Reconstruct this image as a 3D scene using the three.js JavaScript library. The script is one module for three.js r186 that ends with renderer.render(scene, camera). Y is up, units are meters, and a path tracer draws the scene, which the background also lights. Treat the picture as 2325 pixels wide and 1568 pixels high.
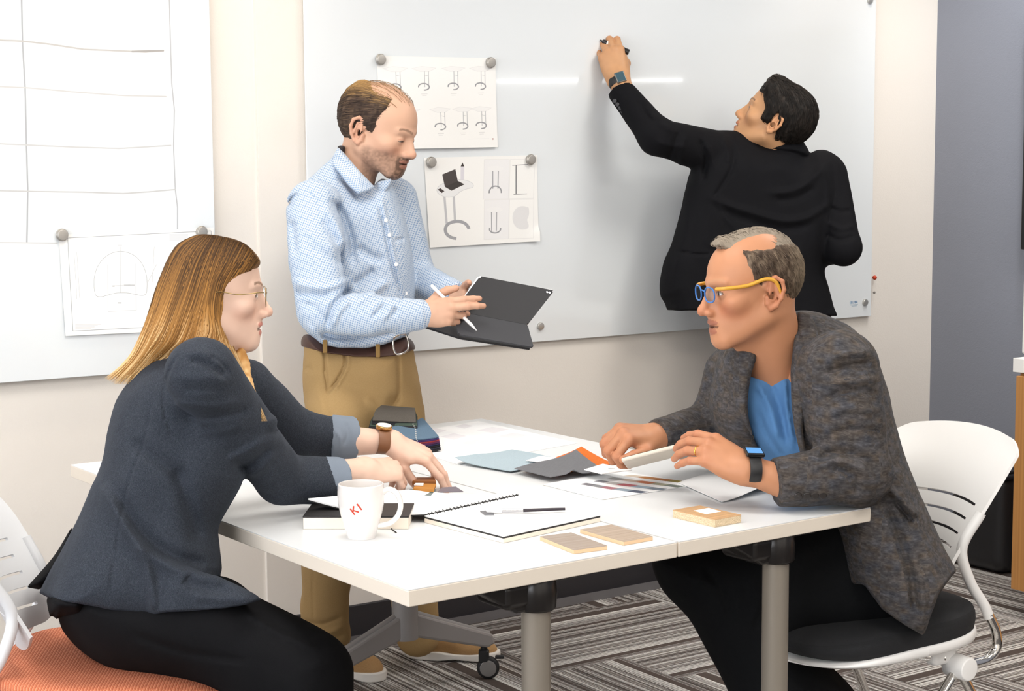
import * as THREE from 'three';
import { RectAreaLightUniformsLib } from 'three/addons/lights/RectAreaLightUniformsLib.js';
import { RoundedBoxGeometry } from 'three/addons/geometries/RoundedBoxGeometry.js';
import { mergeGeometries, mergeVertices, toCreasedNormals } from 'three/addons/utils/BufferGeometryUtils.js';

// ---------------------------------------------------------------- camera, light, exposure
const scene = new THREE.Scene();
const FOCAL = 3828.2, PITCH = 0.1061, ROLL = -0.006, EYE = 1.4473;          // focal length in pixels of the 2325 x 1568 frame
const camera = new THREE.PerspectiveCamera(23.1477, 2325 / 1568, 0.05, 60);
camera.position.set(0, EYE, 0);
camera.rotation.set(-PITCH, 0, ROLL, 'YXZ');
camera.updateMatrixWorld(true);
const renderer = new THREE.WebGLRenderer({ antialias: true });
renderer.toneMapping = THREE.LinearToneMapping;
renderer.toneMappingExposure = 1.0;
renderer.shadowMap.enabled = true;
RectAreaLightUniformsLib.init();
scene.background = new THREE.Color(0x000000);
const LIGHT = {
  panel: { color: 0xfffaf3, power: 9.6, glow: 2.6 },       // ceiling troffers
  window: { color: 0xf4f8ff, power: 3.6 },                  // frosted daylight windows on the left wall
  wall: { power: 5 },
  wash: { color: 0xffecd6, power: 1.6 },                   // wall washers
};
// ---------------------------------------------------------------- small helpers
const V = (x, y, z) => new THREE.Vector3(x, y, z);
const lerp = (a, b, t) => a + (b - a) * t;
const clamp = (x, a, b) => (x < a ? a : x > b ? b : x);
const sstep = (a, b, x) => { const t = clamp((x - a) / (b - a), 0, 1); return t * t * (3 - 2 * t); };
function rng(seed) { let s = seed >>> 0; return () => { s = (s + 0x6d2b79f5) >>> 0; let t = Math.imul(s ^ (s >>> 15), 1 | s); t = (t + Math.imul(t ^ (t >>> 7), 61 | t)) ^ t; return ((t ^ (t >>> 14)) >>> 0) / 4294967296; }; }
// value noise, 3-D, -1..1
function h3(x, y, z) { let n = Math.imul(x, 374761393) ^ Math.imul(y, 668265263) ^ Math.imul(z, 1274126177); n = Math.imul(n ^ (n >>> 13), 1274126177); return ((n ^ (n >>> 16)) >>> 0) / 2147483648 - 1; }
function noise3(x, y, z) {
  const X = Math.floor(x), Y = Math.floor(y), Z = Math.floor(z); let u = x - X, v = y - Y, w = z - Z;
  u = u * u * (3 - 2 * u); v = v * v * (3 - 2 * v); w = w * w * (3 - 2 * w);
  const a = lerp(lerp(h3(X, Y, Z), h3(X + 1, Y, Z), u), lerp(h3(X, Y + 1, Z), h3(X + 1, Y + 1, Z), u), v);
  const b = lerp(lerp(h3(X, Y, Z + 1), h3(X + 1, Y, Z + 1), u), lerp(h3(X, Y + 1, Z + 1), h3(X + 1, Y + 1, Z + 1), u), v);
  return lerp(a, b, w);
}
const CP = Math.cos(PITCH), SP = Math.sin(PITCH), CR = Math.cos(ROLL), SR = Math.sin(ROLL);
function ray(px, py) { const a = px - 1162.5, b = py - 784, x = (CR * a + SR * b) / FOCAL, v = -(-SR * a + CR * b) / FOCAL; return V(x, v * CP - SP, -(CP + v * SP)); }
const at = (px, py, d) => ray(px, py).multiplyScalar(d).add(V(0, EYE, 0));
const onLevel = (px, py, y) => { const r = ray(px, py); return r.multiplyScalar((y - EYE) / r.y).add(V(0, EYE, 0)); };
function pix(p) { const X = p.x, Y = p.y - EYE, Z = -p.z, d = Z * CP - Y * SP, v = Y * CP + Z * SP, x = FOCAL * X / d, y = -FOCAL * v / d; return [1162.5 + CR * x - SR * y, 784 + SR * x + CR * y, d]; }
// the room's axes: s runs along the back wall, n points into the room
const WA = 0.596, WALL0 = V(0, 0, -5.394), WS = V(Math.cos(WA), 0, -Math.sin(WA)), WN = V(Math.sin(WA), 0, Math.cos(WA));
const W = (s, y, d) => WALL0.clone().addScaledVector(WS, s).addScaledVector(WN, d).add(V(0, y, 0));
const onWall = (px, py, off = 0) => { const r = ray(px, py), o = V(0, EYE, 0), t = (off - o.clone().sub(WALL0).dot(WN)) / r.dot(WN); return o.addScaledVector(r, t); };
const wallS = (p) => p.clone().sub(WALL0).dot(WS), wallD = (p) => p.clone().sub(WALL0).dot(WN);
// the tables' axes
const TH = 0.626, TV = V(Math.cos(TH), 0, -Math.sin(TH)), TU = V(-Math.sin(TH), 0, -Math.cos(TH)), TA = V(-0.1796, 0, -2.7917), TY = 0.735;
const T = (v, u, y = 0) => TA.clone().addScaledVector(TV, v).addScaledVector(TU, u).add(V(0, y, 0));

const used = {};
function numbered(n) { const k = used[n] = (used[n] ?? -1) + 1; return k ? n + '_' + String(k).padStart(3, '0') : n; }
function tag(o, label, category, group, kind) { if (label) o.userData.label = label; if (category) o.userData.category = category; if (group) o.userData.group = group; if (kind) o.userData.kind = kind; return o; }
function thing(name, label, category, pos, turn = 0, group) { const o = new THREE.Group(); o.name = numbered(name); scene.add(o); if (pos) o.position.copy(pos); o.rotation.y = turn; return tag(o, label, category, group); }
function mesh(name, geo, mat, parent, label) { const m = new THREE.Mesh(geo, mat); m.castShadow = m.receiveShadow = true; m.name = parent ? name : numbered(name); (parent ?? scene).add(m); if (label) m.userData.label = label; return m; }
function solo(name, geo, mat, label, category, group) { return tag(mesh(name, geo, mat), label, category, group); }
function struct(name, geo, mat, parent) { const m = mesh(name, geo, mat, parent); if (!parent) m.userData.kind = 'structure'; return m; }
const merge = (list) => mergeGeometries(list.map((g) => { const q = g.index ? g.toNonIndexed() : g; for (const k of Object.keys(q.attributes)) if (!['position', 'normal', 'uv'].includes(k)) q.deleteAttribute(k); return q; }));
function box(w, h, d, x = 0, y = 0, z = 0, r = 0) { const g = r ? new RoundedBoxGeometry(w, h, d, 3, r) : new THREE.BoxGeometry(w, h, d); return g.translate(x, y, z); }
function cyl(r0, r1, h, x = 0, y = 0, z = 0, seg = 32) { return new THREE.CylinderGeometry(r0, r1, h, seg).translate(x, y, z); }
function tube(pts, r, seg = 40, rad = 12, closed = false) { return new THREE.TubeGeometry(new THREE.CatmullRomCurve3(pts.map((p) => p.isVector3 ? p : V(...p)), closed, 'centripetal'), seg, r, rad, closed); }
function lathe(pts, seg = 48) { return new THREE.LatheGeometry(pts.map((p) => new THREE.Vector2(...p)), seg); }
function extrude(pts, depth, bevel = 0) { const s = new THREE.Shape(pts.map((p) => new THREE.Vector2(...p))); return new THREE.ExtrudeGeometry(s, { depth, bevelEnabled: bevel > 0, bevelSize: bevel, bevelThickness: bevel, bevelSegments: 2, curveSegments: 16 }); }
function orient(o, x, y, z, pos) { o.quaternion.setFromRotationMatrix(new THREE.Matrix4().makeBasis(x, y, z)); if (pos) o.position.copy(pos); return o; }
// a sheet with thickness over a function of (u, v) in 0..1, with cells left out where hole(u, v) is true
function sheet(nu, nv, f, thick, hole) {
  const P = [], N = [];
  const e = 1e-3;
  for (let j = 0; j <= nv; j++) for (let i = 0; i <= nu; i++) {
    const u = i / nu, v = j / nv, p = f(u, v), du = f(Math.min(1, u + e), v).sub(f(Math.max(0, u - e), v)), dv = f(u, Math.min(1, v + e)).sub(f(u, Math.max(0, v - e)));
    P.push(p); N.push(du.cross(dv).normalize());
  }
  const pos = [], uv = [], quad = (a, b, c, d, ua, ub, uc, ud) => { for (const [q, w] of [[a, ua], [b, ub], [c, uc], [a, ua], [c, uc], [d, ud]]) { pos.push(q.x, q.y, q.z); uv.push(...w); } };
  const K = (i, j) => j * (nu + 1) + i, top = P.map((p, k) => p.clone().addScaledVector(N[k], thick / 2)), bot = P.map((p, k) => p.clone().addScaledVector(N[k], -thick / 2));
  const keep = (i, j) => i >= 0 && j >= 0 && i < nu && j < nv && !(hole && hole((i + .5) / nu, (j + .5) / nv));
  const U = (i, j) => [i / nu, j / nv];
  for (let j = 0; j < nv; j++) for (let i = 0; i < nu; i++) {
    if (!keep(i, j)) continue;
    const a = K(i, j), b = K(i + 1, j), c = K(i + 1, j + 1), d = K(i, j + 1), ua = U(i, j), ub = U(i + 1, j), uc = U(i + 1, j + 1), ud = U(i, j + 1);
    quad(top[a], top[b], top[c], top[d], ua, ub, uc, ud); quad(bot[d], bot[c], bot[b], bot[a], ud, uc, ub, ua);
    if (!keep(i, j - 1)) quad(bot[a], bot[b], top[b], top[a], ua, ub, ub, ua);
    if (!keep(i, j + 1)) quad(bot[c], bot[d], top[d], top[c], uc, ud, ud, uc);
    if (!keep(i - 1, j)) quad(bot[d], bot[a], top[a], top[d], ud, ua, ua, ud);
    if (!keep(i + 1, j)) quad(bot[b], bot[c], top[c], top[b], ub, uc, uc, ub);
  }
  const g = new THREE.BufferGeometry();
  g.setAttribute('position', new THREE.Float32BufferAttribute(pos, 3)); g.setAttribute('uv', new THREE.Float32BufferAttribute(uv, 2));
  return toCreasedNormals(g, 0.7);
}
// textures
function canvasTex(w, h, draw, srgb = true) {
  const c = document.createElement('canvas'); c.width = w; c.height = h; draw(c.getContext('2d'), w, h);
  const t = new THREE.CanvasTexture(c); if (srgb) t.colorSpace = THREE.SRGBColorSpace; t.wrapS = t.wrapT = THREE.RepeatWrapping; t.magFilter = THREE.LinearFilter; return t;
}
function dataTex(w, h, f, srgb = true) {
  const d = new Uint8Array(w * h * 4);
  for (let y = 0; y < h; y++) for (let x = 0; x < w; x++) { const c = f(x, y), o = (y * w + x) * 4; d[o] = clamp(c[0], 0, 255); d[o + 1] = clamp(c[1] ?? c[0], 0, 255); d[o + 2] = clamp(c[2] ?? c[0], 0, 255); d[o + 3] = 255; }
  const t = new THREE.DataTexture(d, w, h); if (srgb) t.colorSpace = THREE.SRGBColorSpace; t.wrapS = t.wrapT = THREE.RepeatWrapping; t.magFilter = THREE.LinearFilter; t.needsUpdate = true; return t;
}
const std = (color, rough = 0.6, extra = {}) => new THREE.MeshPhysicalMaterial({ color, roughness: rough, ...extra });
const rep = (t, x, y = x) => { const c = t.clone(); c.repeat.set(x, y); c.needsUpdate = true; return c; };
// uv in metres from the axis a face looks along
function boxUV(g, q, bias = 1) {
  if (g.index) g = g.toNonIndexed();
  const p = g.attributes.position, N = g.attributes.normal, n = new Float32Array(p.count * 2), t = [V(0, 0, 0), V(0, 0, 0), V(0, 0, 0)], m = V(0, 0, 0), iq = q ? q.clone().invert() : null;
  for (let i = 0; i < p.count; i += 3) {
    m.set(0, 0, 0); t.forEach((v, k) => { v.fromBufferAttribute(p, i + k); m.x += N.getX(i + k); m.y += N.getY(i + k); m.z += N.getZ(i + k); }); if (iq) { t.forEach((v) => v.applyQuaternion(iq)); m.applyQuaternion(iq); }
    const X = Math.abs(m.x), Y = Math.abs(m.y), Z = Math.abs(m.z) * bias;
    t.forEach((v, k) => { const o = (i + k) * 2; if (X >= Y && X >= Z) { n[o] = v.z; n[o + 1] = v.y; } else if (Y >= Z) { n[o] = v.x; n[o + 1] = v.z; } else { n[o] = v.x; n[o + 1] = v.y; } });
  }
  g.setAttribute('uv', new THREE.BufferAttribute(n, 2)); return g;
}
// ---------------------------------------------------------------- the room
const plasterBump = dataTex(256, 256, (x, y) => { const R = h3(x, y, 3) * 26; return [128 + R + 30 * noise3(x / 6, y / 6, 1) + 20 * noise3(x / 2.3, y / 2.3, 5)]; }, false);
const creamWall = std(0xebe5dd, 0.85, { bumpMap: rep(plasterBump, 6), bumpScale: 0.0008 });
const blueWall = std(0x80848f, 0.8, { bumpMap: rep(plasterBump, 6), bumpScale: 0.0008 });
const plainWall = std(0xf0ebe4, 0.9), ceilingMat = std(0xf3f1ed, 0.95);
const S0 = -5, S1 = 1.947, D1 = 6.6, HC = 2.75;
const wallPiece = (s0, s1, d0, d1, y0, y1, r = 0) => box(s1 - s0, y1 - y0, d1 - d0, (s0 + s1) / 2, (y0 + y1) / 2, (d0 + d1) / 2, r);
function inRoom(o) { o.position.copy(WALL0); o.rotation.y = WA; return o; }
const sJog = wallS(onWall(583, 400));
inRoom(struct('wall_back', boxUV(merge([wallPiece(S0 - .12, S1 + .12, -.12, 0, 0, HC), wallPiece(sJog, S1, -.02, 0.0, 0, HC), wallPiece(S0, sJog, -.02, -.001, 0, HC)])), creamWall));
inRoom(struct('wall_right', boxUV(wallPiece(S1, S1 + .12, 0, D1, 0, HC)), blueWall));
inRoom(struct('wall_left', wallPiece(S0 - .12, S0, 0, D1, 0, HC), plainWall));
inRoom(struct('wall_front', wallPiece(S0 - .12, S1 + .12, D1, D1 + .12, 0, HC), plainWall));
inRoom(struct('ceiling', wallPiece(S0 - .12, S1 + .12, -.12, D1 + .12, HC, HC + .12), ceilingMat));
// a shallow pilaster stands a little proud of the back wall left of the big board
inRoom(struct('trim_1', boxUV(wallPiece(sJog, wallS(onWall(700, 400)) + 3.2, 0.0, 0.012, 0.1, HC)), creamWall));
// baseboard: dark cove with a lighter toe
inRoom(struct('baseboard_back', boxUV(wallPiece(S0, S1, 0, .022, 0.018, .115, .003)), std(0x2c2a2e, 0.55)));
inRoom(struct('baseboard_right', boxUV(wallPiece(S1 - .012, S1, .012, D1, 0, .11, .003)), std(0x2b292b, 0.55)));
inRoom(struct('trim_2', extrudeAlong([[0, 0], [.05, 0], [.044, .008], [.03, .014], [.012, .02], [0, .03]], S0, S1), std(0x6e6c6e, 0.45)));
function extrudeAlong(pts, s0, s1) { const g = extrude(pts, s1 - s0); g.rotateY(-Math.PI / 2).scale(1, 1, 1); g.rotateY(Math.PI); /* x->s */ g.computeBoundingBox(); const b = g.boundingBox; g.translate(s0 - b.min.x, 0, -b.min.z); return g; }

// floor: striped carpet planks laid herringbone, square to the walls
const floor = inRoom(struct('floor', wallPiece(S0 - .12, S1 + .12, -.12, D1 + .12, -.12, -0.006), std(0x3f3b3a, 0.95)));
{
  const cols = [[74, 63, 58], [108, 98, 94], [146, 139, 136], [184, 180, 176], [215, 212, 207], [126, 117, 110], [86, 76, 73]];
  const plankTex = (seed) => canvasTex(1024, 256, (g, w, h) => {
    const R = rng(seed); let y = 0, mode = 0;
    while (y < h) {
      const wide = R() < 0.13; mode = wide ? 0 : mode;
      const bandH = wide ? 20 + R() * 18 : 14 + R() * 36; const tone = wide ? 0 : 1 + Math.floor(R() * 4);
      if (wide) { g.fillStyle = `rgb(${cols[0]})`; g.fillRect(0, y, w, bandH + 1); for (let k = 0; k < 500; k++) { const v = 56 + R() * 44; g.fillStyle = `rgb(${v},${v * .88},${v * .82})`; g.fillRect(R() * w, y + R() * bandH, 2 + R() * 5, 1); } y += bandH; continue; }
      const y1 = Math.min(h, y + bandH);
      while (y < y1) {
        const t = 1.6 + R() * 2.4, c = cols[clamp(tone + Math.floor(R() * 3) - 1 + (R() < .3 ? -tone : 0), 0, 6)], j = (R() - .5) * 22;
        g.fillStyle = `rgb(${c[0] + j},${c[1] + j},${c[2] + j})`; g.fillRect(0, y, w, t + .6);
        for (let k = 0; k < 260; k++) { const v = clamp(c[0] + (R() - .5) * 120, 20, 235); g.fillStyle = `rgba(${v + (R() - .5) * 18},${v},${v - 2 + (R() - .5) * 18},.75)`; g.fillRect(R() * w, y + R() * t, 2 + R() * 9, 1 + R() * .8); }
        y += t;
      }
    }
  });
  const mats = [11, 29, 47, 83, 131, 167].map((s) => { const t = plankTex(s); return std(0xffffff, 0.95, { map: t, bumpMap: t, bumpScale: 0.0012 }); });
  const PW = 0.25, PL = 1.0, gH = box(PL - .0015, .006, PW - .0015, 0, -.003, 0), up = (g) => { const p = g.attributes.position, u = g.attributes.uv; for (let i = 0; i < p.count; i++) u.setXY(i, p.getX(i) / PL + .5, p.getZ(i) / PW + .5); return g; };
  up(gH); const R = rng(5), o0 = [wallS(onLevel(1415, 1492, 0)), wallD(onLevel(1415, 1492, 0))];
  const gV = gH.clone().rotateY(Math.PI / 2);
  const add = (s, d, turn) => {
    const c = W(s, 0, d), p = pix(c), hs = (turn ? PW : PL) / 2, hd = (turn ? PL : PW) / 2; if (p[0] < -500 || p[0] > 2900 || p[1] > 2350 || d > 4.3 || d + hd < .03 || s - hs > S1 - .03) return;
    const mt = mats[Math.floor(R() * mats.length)], d0 = Math.max(d - hd, .001), s1 = Math.min(s + hs, S1 - .001); let g = turn ? gV : gH;
    if (d0 > d - hd || s1 < s + hs) { g = g.clone(); const q = g.attributes.position, u = g.attributes.uv; for (let i = 0; i < q.count; i++) { const x = Math.min(q.getX(i), s1 - s), z = Math.max(q.getZ(i), d0 - d); q.setX(i, x); q.setZ(i, z); if (turn) u.setXY(i, z / PL + .5, x / PW + .5); else u.setXY(i, x / PL + .5, z / PW + .5); } }
    mesh('carpet_plank', g, mt, floor).position.set(s, 0, d);
  };
  for (let k = -26; k < 26; k++) for (let m = -4; m < 5; m++) {
    const s = o0[0] + k * PW + m * 2 * PL, d = o0[1] + k * PW;
    add(s + PL / 2, d + PW / 2, 0); add(s - PW / 2, d + PL / 2, 1);
  }
}

// ceiling troffers: a frame and a glowing diffuser, with a light of the same size under it
const glowMat = new THREE.MeshStandardMaterial({ color: 0xffffff, emissive: LIGHT.panel.color, emissiveIntensity: LIGHT.panel.glow, roughness: .6 });
const fixMat = std(0xf2f2f0, .5);
[[-1.5, 1.55, 'over the gap between the boards'], [0.75, 1.55, 'over the writing man'], [-3.9, 3.7, 'left of the camera'], [-1.5, 3.7, 'over the tables'], [0.75, 3.7, 'over the white chair'], [-2.6, 5.6, 'behind the camera'], [0.1, 5.6, 'in the far front corner']].forEach(([s, d, where]) => {
  const t = thing('ceiling_light', 'flat white ceiling light panel ' + where, 'light', W(s, HC, d), WA, 'ceiling light panels');
  mesh('frame', merge([box(1.24, .02, .02, 0, -.011, .31), box(1.24, .02, .02, 0, -.011, -.31), box(.02, .02, .6, .61, -.011, 0), box(.02, .02, .6, -.61, -.011, 0)]), fixMat, t);
  mesh('diffuser', box(1.2, .008, .6, 0, -.006, 0), glowMat, t);
  const l = new THREE.RectAreaLight(LIGHT.panel.color, LIGHT.panel.power, 1.18, .58); l.name = 'panel_light'; l.position.copy(W(s, HC - .025, d)); l.lookAt(l.position.clone().add(V(0, -1, 0))); l.rotateZ(-WA); scene.add(l);
});
// tall frosted windows in the left wall
for (const [i, d0] of [[1, .9], [2, 3.0]]) {
  const w = struct('window_' + i, box(.03, 1.6, 1.8, 0, 0, 0), new THREE.MeshStandardMaterial({ color: 0xffffff, emissive: LIGHT.window.color, emissiveIntensity: 3.2 })); w.position.copy(W(S0 + .012, 1.55, d0 + .9)); w.rotation.y = WA;
  for (const [h, q, x, y] of [[.06, 1.92, 0, .83], [.06, 1.92, 0, -.83], [1.72, .06, .93, 0], [1.72, .06, -.93, 0], [1.6, .04, 0, 0]]) mesh('frame', box(.06, h, q, .02, y, x, .004), fixMat, w);
  const l = new THREE.RectAreaLight(LIGHT.window.color, LIGHT.window.power, 1.75, 1.55); l.name = 'window_light'; l.position.copy(W(S0 + .06, 1.55, d0 + .9)); l.lookAt(l.position.clone().add(WS)); scene.add(l);
}
// recessed wall washers close to the boards
[[-1.05, 'left of the big board'], [1.42, 'over the right end of the big board'], [-2.15, 'over the left board']].forEach(([s, where]) => {
  const t = thing('downlight', 'small round recessed ceiling spotlight ' + where, 'light', W(s, HC, .42), 0, 'recessed spotlights');
  mesh('trim_ring', lathe([[.045, 0], [.07, -.004], [.075, -.001], [.075, 0]], 32), fixMat, t);
  mesh('lens', cyl(.045, .045, .004, 0, -.002, 0, 24), new THREE.MeshStandardMaterial({ color: 0xffffff, emissive: LIGHT.wash.color, emissiveIntensity: 3 }), t);
  const l = new THREE.SpotLight(LIGHT.wash.color, LIGHT.wash.power, 0, 0.75, 0.9, 2); l.name = 'wash_light'; l.castShadow = true; l.shadow.radius = 2.5; l.position.copy(W(s, HC - .02, .42)); l.target.position.copy(W(s, 1.3, .1)); scene.add(l, l.target);
});
{
  const t = thing('downlight', 'small round recessed ceiling spotlight by the grey blue wall', 'light', W(1.5, HC, .85), 0, 'recessed spotlights');
  mesh('trim_ring', lathe([[.045, 0], [.07, -.004], [.075, -.001], [.075, 0]], 32), fixMat, t);
  mesh('lens', cyl(.045, .045, .004, 0, -.002, 0, 24), new THREE.MeshStandardMaterial({ color: 0xffffff, emissive: LIGHT.wash.color, emissiveIntensity: 3 }), t);
  const l = new THREE.SpotLight(0xffffff, LIGHT.wall.power, 0, 0.85, 0.95, 2); l.name = 'wall_light'; l.castShadow = true; l.shadow.radius = 2.5; l.position.copy(W(1.5, HC - .02, .85)); l.target.position.copy(W(S1, 2.05, .6)); scene.add(l, l.target);
}
// slim pendant lamp over the counter, seen mirrored in the glass board
{
  const mirror = (px, py, t) => { const r = ray(px, py), o = V(0, EYE, 0), k = o.clone().sub(WALL0).dot(WN) - .03; o.addScaledVector(WN, -2 * k); r.addScaledVector(WN, -2 * r.dot(WN)); return o.addScaledVector(r, t); };
  const a = mirror(1122, 183, 7.2), b = mirror(1550, 183, 7.2), m = a.clone().lerp(b, .5), L = a.distanceTo(b), turn = -Math.atan2(b.z - a.z, b.x - a.x);
  const t = thing('pendant_lamp', 'slim white linear pendant lamp hanging over the counter', 'light', m, turn);
  mesh('housing', box(L + .02, .03, .03, 0, .022, 0, .004), fixMat, t);
  mesh('diffuser', box(L, .014, .022, 0, 0, 0), new THREE.MeshStandardMaterial({ color: 0xffffff, emissive: 0xffffff, emissiveIntensity: 9 }), t);
  const l = new THREE.RectAreaLight(0xffffff, 7, L, .02); l.name = 'pendant_light'; l.position.copy(m).add(V(0, -.01, 0)); l.lookAt(m.clone().add(V(0, -1, 0))); l.rotateZ(-turn); scene.add(l);
  for (const s of [-1, 1]) mesh('cable', cyl(.0015, .0015, HC - m.y - .03, s * L * .4, (HC - m.y) / 2 + .02, 0, 8), fixMat, t);
}
// ---------------------------------------------------------------- boards, papers, magnets
const steel = std(0xc9c7c2, .35, { metalness: .8 }), steelDark = std(0xb4b0aa, .42, { metalness: .65 }), chrome = std(0xe4e2de, .09, { metalness: 1 });
function board(name, label, s0, s1, y0, y1, map) {
  const t = thing(name, label, 'whiteboard', W((s0 + s1) / 2, 0, .018), WA);
  const g = box(s1 - s0, y1 - y0, .006, 0, (y0 + y1) / 2, .009, .002), p = g.attributes.position, u = g.attributes.uv;
  for (let i = 0; i < p.count; i++) u.setXY(i, p.getX(i) / (s1 - s0) + .5, (p.getY(i) - y0) / (y1 - y0));
  mesh('glass_panel', g, std(map ? 0xffffff : 0xebeff2, .08, { map, ior: 1.5, clearcoat: .3, clearcoatRoughness: .03 }), t);
  return t;
}
function standoff(t, s, sMid, y) { const g = lathe([[0, .004], [.0105, .004], [.012, .002], [.012, -.006], [.008, -.007], [.008, -.03], [0, -.03]], 28); g.rotateX(Math.PI / 2); const m = mesh('standoff', g, steel, t); m.position.set(s - sMid, y, .017); return m; }
const B2 = [wallS(onWall(697, 400, .03)), wallS(onWall(1983, 400, .03))], B2y = [.882, 2.06];
const mid2 = (B2[0] + B2[1]) / 2;
{
  const logoS = wallS(onWall(1939, 687, .03)), lp = onWall(1939, 687, .03), w = B2[1] - B2[0], h = B2y[1] - B2y[0];
  const map = canvasTex(2048, 1024, (g, cw, ch) => {
    g.fillStyle = '#e8edf0'; g.fillRect(0, 0, cw, ch);
    const X = (logoS - B2[0]) / w * cw, Y = (1 - (lp.y - B2y[0]) / h) * ch, k = cw / w;
    g.fillStyle = '#b9cdde'; g.beginPath(); g.ellipse(X - .016 * k, Y - .001 * k, .0065 * k, .0055 * k, 0, 0, 7); g.fill();
    g.fillStyle = '#2f5f94'; g.font = `bold ${Math.round(.0125 * k)}px sans-serif`; g.textAlign = 'center'; g.save(); g.translate(X, Y + .003 * k); g.scale(.72, 1); g.fillText('GLOBAL', .004 * k, 0); g.restore();
    g.fillStyle = '#8ba4bb'; g.fillRect(X - .018 * k, Y + .0065 * k, .038 * k, .0022 * k); g.fillRect(X - .012 * k, Y + .011 * k, .027 * k, .0016 * k);
  });
  const b = board('whiteboard', 'large frosted white glass writing board with steel standoffs, behind the two standing men', B2[0], B2[1], B2y[0], B2y[1], map);
  for (const [px, py] of [[1226, 740], [1963, 686]]) { const p = onWall(px, py, .03); standoff(b, wallS(p), mid2, p.y); }
  const pt = onWall(1974, 1, .03); standoff(b, wallS(pt), mid2, pt.y); standoff(b, B2[0] + .03, mid2, 2.02); standoff(b, B2[0] + .03, mid2, .92); standoff(b, wallS(onWall(1226, 740, .03)), mid2, 2.02);
}
{
  const s1 = wallS(onWall(482, 270, .03)), s0 = -2.0, y0 = (onWall(20, 862, .03).y + onWall(480, 838, .03).y) / 2, y1 = 2.1;
  const map = canvasTex(2048, 2048, (g, cw, ch) => {
    g.fillStyle = '#e8edf0'; g.fillRect(0, 0, cw, ch);
    const P = (px, py) => { const p = onWall(px, py, .03); return [(wallS(p) - s0) / (s1 - s0) * cw, (1 - (p.y - y0) / (y1 - y0)) * ch]; };
    const line = (pts, w, c) => { g.strokeStyle = c; g.lineWidth = w; g.lineCap = 'round'; g.beginPath(); pts.forEach((p, i) => { const q = P(...p); i ? g.lineTo(...q) : g.moveTo(...q); }); g.stroke(); };
    const k = cw / (s1 - s0) / 740;
    line([[46, -60], [49, 0], [51, 95], [57, 200], [60, 330], [63, 430], [62, 500], [61, 550]], 3.2 * k, '#b0b3b7');
    line([[383, -60], [386, 60], [390, 190], [396, 250], [394, 330], [398, 430], [403, 470], [403, 520]], 2.6 * k, '#babcc0');
    line([[-40, 90], [50, 93], [110, 100], [190, 112], [260, 115], [330, 118], [371, 115]], 2.6 * k, '#c2c0bd');
    line([[300, 117], [371, 115]], 3 * k, '#aca9a6');
    line([[-40, 195], [60, 199], [160, 208], [280, 217], [377, 219]], 2.2 * k, '#cccccb');
    line([[-40, 325], [60, 329], [170, 334], [270, 337], [340, 333], [388, 330]], 2.2 * k, '#c8c9c9');
    line([[-40, 432], [62, 434], [190, 436], [280, 439], [340, 435], [398, 430]], 2.2 * k, '#c4c5c5');
    line([[-40, 550], [60, 551], [130, 552]], 2 * k, '#cfd0d0');
  });
  board('whiteboard', 'white glass board with thin hand drawn grid lines, behind the seated woman', s0, s1, y0, y1, map);
}
// a printed sheet from its four corners on the board
function printed(label, cs, cw, draw, curl) {
  const q = cs.map(([x, y]) => onWall(x, y, .0305));
  const f = (u, v) => { const a = q[0].clone().lerp(q[1], u), b = q[3].clone().lerp(q[2], u); return a.lerp(b, 1 - v).addScaledVector(WN, curl(u, v)); };
  const g = sheet(24, 18, f, .0004), h = Math.round(cw * q[0].distanceTo(q[3]) / q[0].distanceTo(q[1]));
  const map = canvasTex(cw, h, (c) => {
    c.fillStyle = '#f6f6f4'; c.fillRect(0, 0, cw, h);
    const [A, B, , D] = cs, m = [[B[0] - A[0], D[0] - A[0]], [B[1] - A[1], D[1] - A[1]]], det = m[0][0] * m[1][1] - m[0][1] * m[1][0];
    const i = [m[1][1] / det, -m[1][0] / det, -m[0][1] / det, m[0][0] / det];
    c.setTransform(i[0] * cw, i[1] * h, i[2] * cw, i[3] * h, -(i[0] * A[0] + i[2] * A[1]) * cw, -(i[1] * A[0] + i[3] * A[1]) * h);
    draw(c);
  });
  return solo('printed_sheet', g, std(0xffffff, .75, { map }), label, 'paper', 'printed sheets on the boards');
}
const sideTable = (c, x, y, w, tall, seed) => {   // a small table with a C-shaped foot, as printed
  c.strokeStyle = '#e3e3e3'; c.fillStyle = '#f1f1f0'; c.lineWidth = .8;
  c.beginPath(); c.moveTo(x - w, y - 4); c.lineTo(x - w * .2, y - 9); c.lineTo(x + w, y - 5); c.lineTo(x + w * .45, y + 3); c.lineTo(x - w * .3, y + 3); c.closePath(); c.fill(); c.stroke();
  c.strokeStyle = '#b9babd'; c.lineWidth = 1.5; c.beginPath(); c.moveTo(x + 1, y + 3); c.lineTo(x + 2, y + tall); c.moveTo(x + 10, y + 3); c.lineTo(x + 11, y + tall); c.stroke(); c.lineWidth = .7; c.beginPath(); c.moveTo(x + 1, y + 11); c.lineTo(x + 10, y + 13); c.stroke();
  c.strokeStyle = '#96979b'; c.lineWidth = 2.8; c.lineCap = 'round'; c.beginPath(); c.ellipse(x, y + tall, 12, 7.5, .1, Math.PI * .95, Math.PI * 2.45); c.stroke();
  c.fillStyle = '#dcdcdc'; c.fillRect(x - 6, y + tall + 16, 14, 1.2); c.fillRect(x - 4, y + tall + 20, 10, 1);
};
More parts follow.
